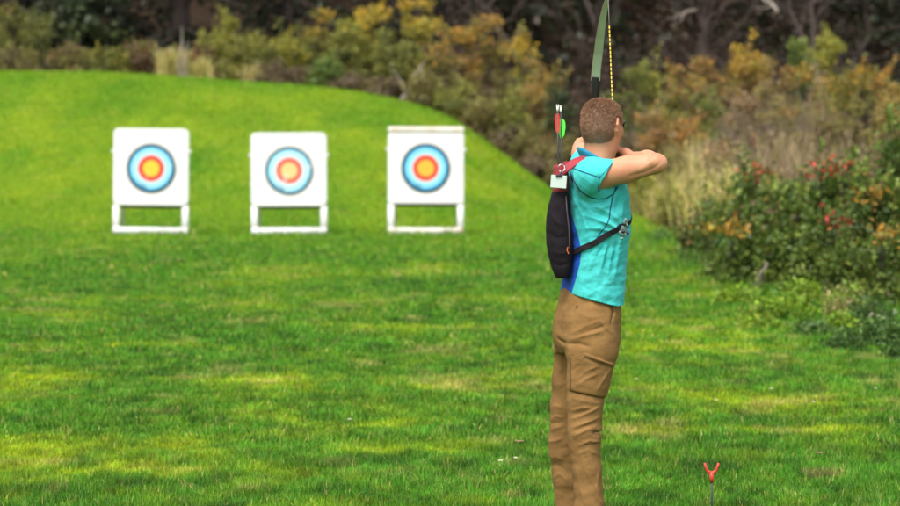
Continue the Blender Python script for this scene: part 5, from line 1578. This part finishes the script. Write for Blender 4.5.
# ------------------------------------------------------------------ arrows
SHAFT = surf_mat('carbon', (.014, .013, .014), .35, .2, 50)
def vmat(n, c): return surf_mat(n, c, .5, .12, 60)
VR, VW, VG = vmat('red_vane', (.60, .035, .03)), vmat('white_vane', (.72, .62, .55), ), vmat('green_vane', (.10, .70, .06))
NOCK = surf_mat('white_nock', (.75, .74, .68), .4, .05)
def arrow(a, b, label, mats, ang0, vl=.075, vh=.016, group=None, v0=0.0):
    """a = nock end, b = far end"""
    a = np.array(a); b = np.array(b); d = (b - a) / np.linalg.norm(b - a)
    root = empty('arrow', a, label, 'arrow', group)
    mb = MB(); mb.tube([a + d * .010, b], .0032, 8); mb.build('shaft', SHAFT, root, smooth=True)
    mb = MB(); mb.tube([a - d * .004, a + d * .014], [.0044, .0042], 8)
    for s in (-1, 1):
        w = np.cross(d, (0, 1, .01)); w /= np.linalg.norm(w); mb.tube([a - d * .003 + w * .003 * s, a - d * .012 + w * .0034 * s], [.0022, .0018], 6)
    mb.build('nock', NOCK, root, smooth=True)
    u = np.cross(d, (0.0, 1, 0)); u /= np.linalg.norm(u); v = np.cross(d, u)
    for i, mt in enumerate(mats):
        t = ang0 + 2 * PI * i / 3; o = u * math.cos(t) + v * math.sin(t); w = np.cross(d, o) * .0006
        prof = [(0.022, .002), (.026, vh * .55), (.036, vh * .9), (.055, vh), (.026 + vl * .8, vh * .7), (.026 + vl, .001)]
        V_ = [a + d * (x + v0) + o * h for x, h in prof] + [a + d * (.026 + vl + v0) + o * .001, a + d * (.022 + v0) + o * .001]
        k = len(V_); mb = MB(); mb.add([p - w for p in V_] + [p + w for p in V_], [tuple(range(k)), tuple(range(2 * k - 1, k - 1, -1))] + [(j, k + j, k + (j + 1) % k, (j + 1) % k) for j in range(k)])
        mb.build('vane', mt, root)
arrow(q(557.6, 107.5, -.075), q(559.5, 230, -.06), 'black arrow with red and white vanes standing in the quiver', (VR, VW, VR), PI * .95, .08, .0125)
arrow(q(560.9, 108.5, -.055), q(562, 230, -.06), 'black arrow with bright green vanes standing in the quiver', (VG, VG, VG), .15, .078, .018, None, .016)

# ------------------------------------------------------------------ the bow
BY = .775
RIS = surf_mat('black_riser', (.016, .014, .018), .4, .2, 40); LIMB = surf_mat('green_limb', (.30, .39, .27), .3, .12, 6, spec=.6); LEDGE = surf_mat('limb_edge', (.36, .34, .20), .5, .1)
br = empty('bow', q(586.5, 150, BY), 'recurve bow with a black riser and dull green limbs held upright and drawn', 'bow')
mb = MB(); wx = np.array((.97, -.24, 0)) * 1.0
UPt = q(595.6, 100, BY - .01)
gripc = q(584.8, 150.5, BY)
mirror = lambda p: 2 * gripc - p + np.array((0, 2 * (p[1] - gripc[1]), 0))
rp = [q(595.8, 76, BY - .035), q(595.6, 88, BY - .02), q(595.0, 100, BY + .0), q(592, 114, BY + .035), q(587.5, 132, BY + .03), q(585.4, 144, BY + .0), gripc]
full = rp + [mirror(p) for p in rp[-2::-1]]
mb.ribbon(full, wx, [.040, .038, .030, .030, .034, .026, .026, .026, .034, .030, .030, .038, .040], .028)
mb.build('riser', RIS, br, smooth=False, bevel=.004)
lp = [q(595.8, 80, BY - .036), q(596.4, 70, BY - .055), q(598.3, 55, BY - .09), q(600.2, 38, BY - .14), q(602.4, 22, BY - .20), q(605.2, 8, BY - .26), q(608.0, -3, BY - .31), q(609.0, -9, BY - .325)]
lw = [.038, .037, .036, .034, .029, .021, .015, .011]
for pts, nm in ((lp, 'a'), ([mirror(p) for p in lp], 'b')):
    mb = MB(); mb.ribbon(pts, wx, lw, .007); lo = mb.build('limb', LIMB, br, smooth=False)
    mb = MB(); sgn = 1
    edge = [p - wx / np.linalg.norm(wx) * (w / 2 + .0005) for p, w in zip(pts, lw)]
    mb.ribbon(edge, wx, .0028, .0078); mb.build('edge', LEDGE, lo)
tipU = lp[-2] + np.array((0, -.006, 0)); tipL = mirror(lp[-2]) + np.array((0, -.006, 0))
nock = q(614.6, 153, .125)
m, nt, out = new_mat('string_twist')
tc = N(nt, 'ShaderNodeTexCoord'); sp = N(nt, 'ShaderNodeSeparateXYZ'); nt.links.new(tc.outputs['Object'], sp.inputs[0])
mu = N(nt, 'ShaderNodeMath', operation='MULTIPLY_ADD'); mu.inputs[1].default_value = 58.0; mu.inputs[2].default_value = 0.0; nt.links.new(sp.outputs['Z'], mu.inputs[0])
fr = N(nt, 'ShaderNodeMath', operation='FRACT'); nt.links.new(mu.outputs[0], fr.inputs[0])
r = ramp(nt, [(0, (.62, .42, .02)), (.62, (.05, .04, .02))], 'CONSTANT'); nt.links.new(fr.outputs[0], r.inputs['Fac'])
p_ = N(nt, 'ShaderNodeBsdfPrincipled', Roughness=.6); nt.links.new(r.outputs[0], p_.inputs['Base Color']); nt.links.new(p_.outputs[0], out.inputs['Surface']); STR = m
GREYS = surf_mat('plain_string', (.12, .13, .10), .6)
f27 = tipU + (nock - tipU) * .19
fl_ = tipL + (nock - tipL) * .19
mb = MB(); mb.tube([f27, nock, fl_], .0026, 6); st = mb.build('string', STR, br, smooth=True)
mb = MB(); mb.tube([tipU, f27], .0019, 6); mb.tube([tipL, fl_], .0019, 6); mb.build('string_loop', GREYS, st, smooth=True)
arrow(nock + np.array((0, .002, -.004)), gripc + np.array((.012, .10, .035)), 'arrow nocked on the drawn bow in front of the face', (VR, VG, VG), .5, .07, .012)

# ------------------------------------------------------------------ light
SUN_EL, SUN_AZ = math.radians(60), math.radians(205)       # azimuth clockwise from +Y: behind the camera, a little to the left
w = bpy.data.worlds.new('World'); scene.world = w; w.use_nodes = True
nt = w.node_tree
for n in list(nt.nodes): nt.nodes.remove(n)
sk = nt.nodes.new('ShaderNodeTexSky'); sk.sky_type = 'NISHITA'; sk.sun_disc = False
sk.sun_elevation = SUN_EL; sk.sun_rotation = SUN_AZ; sk.air_density = 1.0; sk.dust_density = 4.0; sk.ozone_density = .6
bg = nt.nodes.new('ShaderNodeBackground'); bg.inputs['Strength'].default_value = .15
wo = nt.nodes.new('ShaderNodeOutputWorld')
bw = nt.nodes.new('ShaderNodeHueSaturation'); bw.inputs['Saturation'].default_value = .35     # thin cloud: a paler sky
nt.links.new(sk.outputs[0], bw.inputs['Color']); nt.links.new(bw.outputs[0], bg.inputs[0]); nt.links.new(bg.outputs[0], wo.inputs[0])
sd = bpy.data.lights.new('sun', 'SUN'); sd.energy = 1.2; sd.angle = math.radians(14); sd.color = (1.0, .94, .84)
so = bpy.data.objects.new('sun', sd); COL.objects.link(so)
dv = Vector((math.sin(SUN_AZ) * math.cos(SUN_EL), math.cos(SUN_AZ) * math.cos(SUN_EL), math.sin(SUN_EL)))
so.rotation_euler = dv.to_track_quat('Z', 'Y').to_euler(); so.location = (0, -20, 30)

vs = scene.view_settings
scene.display_settings.display_device = 'sRGB'
vs.view_transform = 'Standard'; vs.look = 'None'; vs.gamma = 1.0; vs.use_curve_mapping = False
vs.exposure = 1.15
scene.render.engine = 'CYCLES'
scene.cycles.max_bounces = 6; scene.cycles.transparent_max_bounces = 4
scene.cycles.use_denoising = True
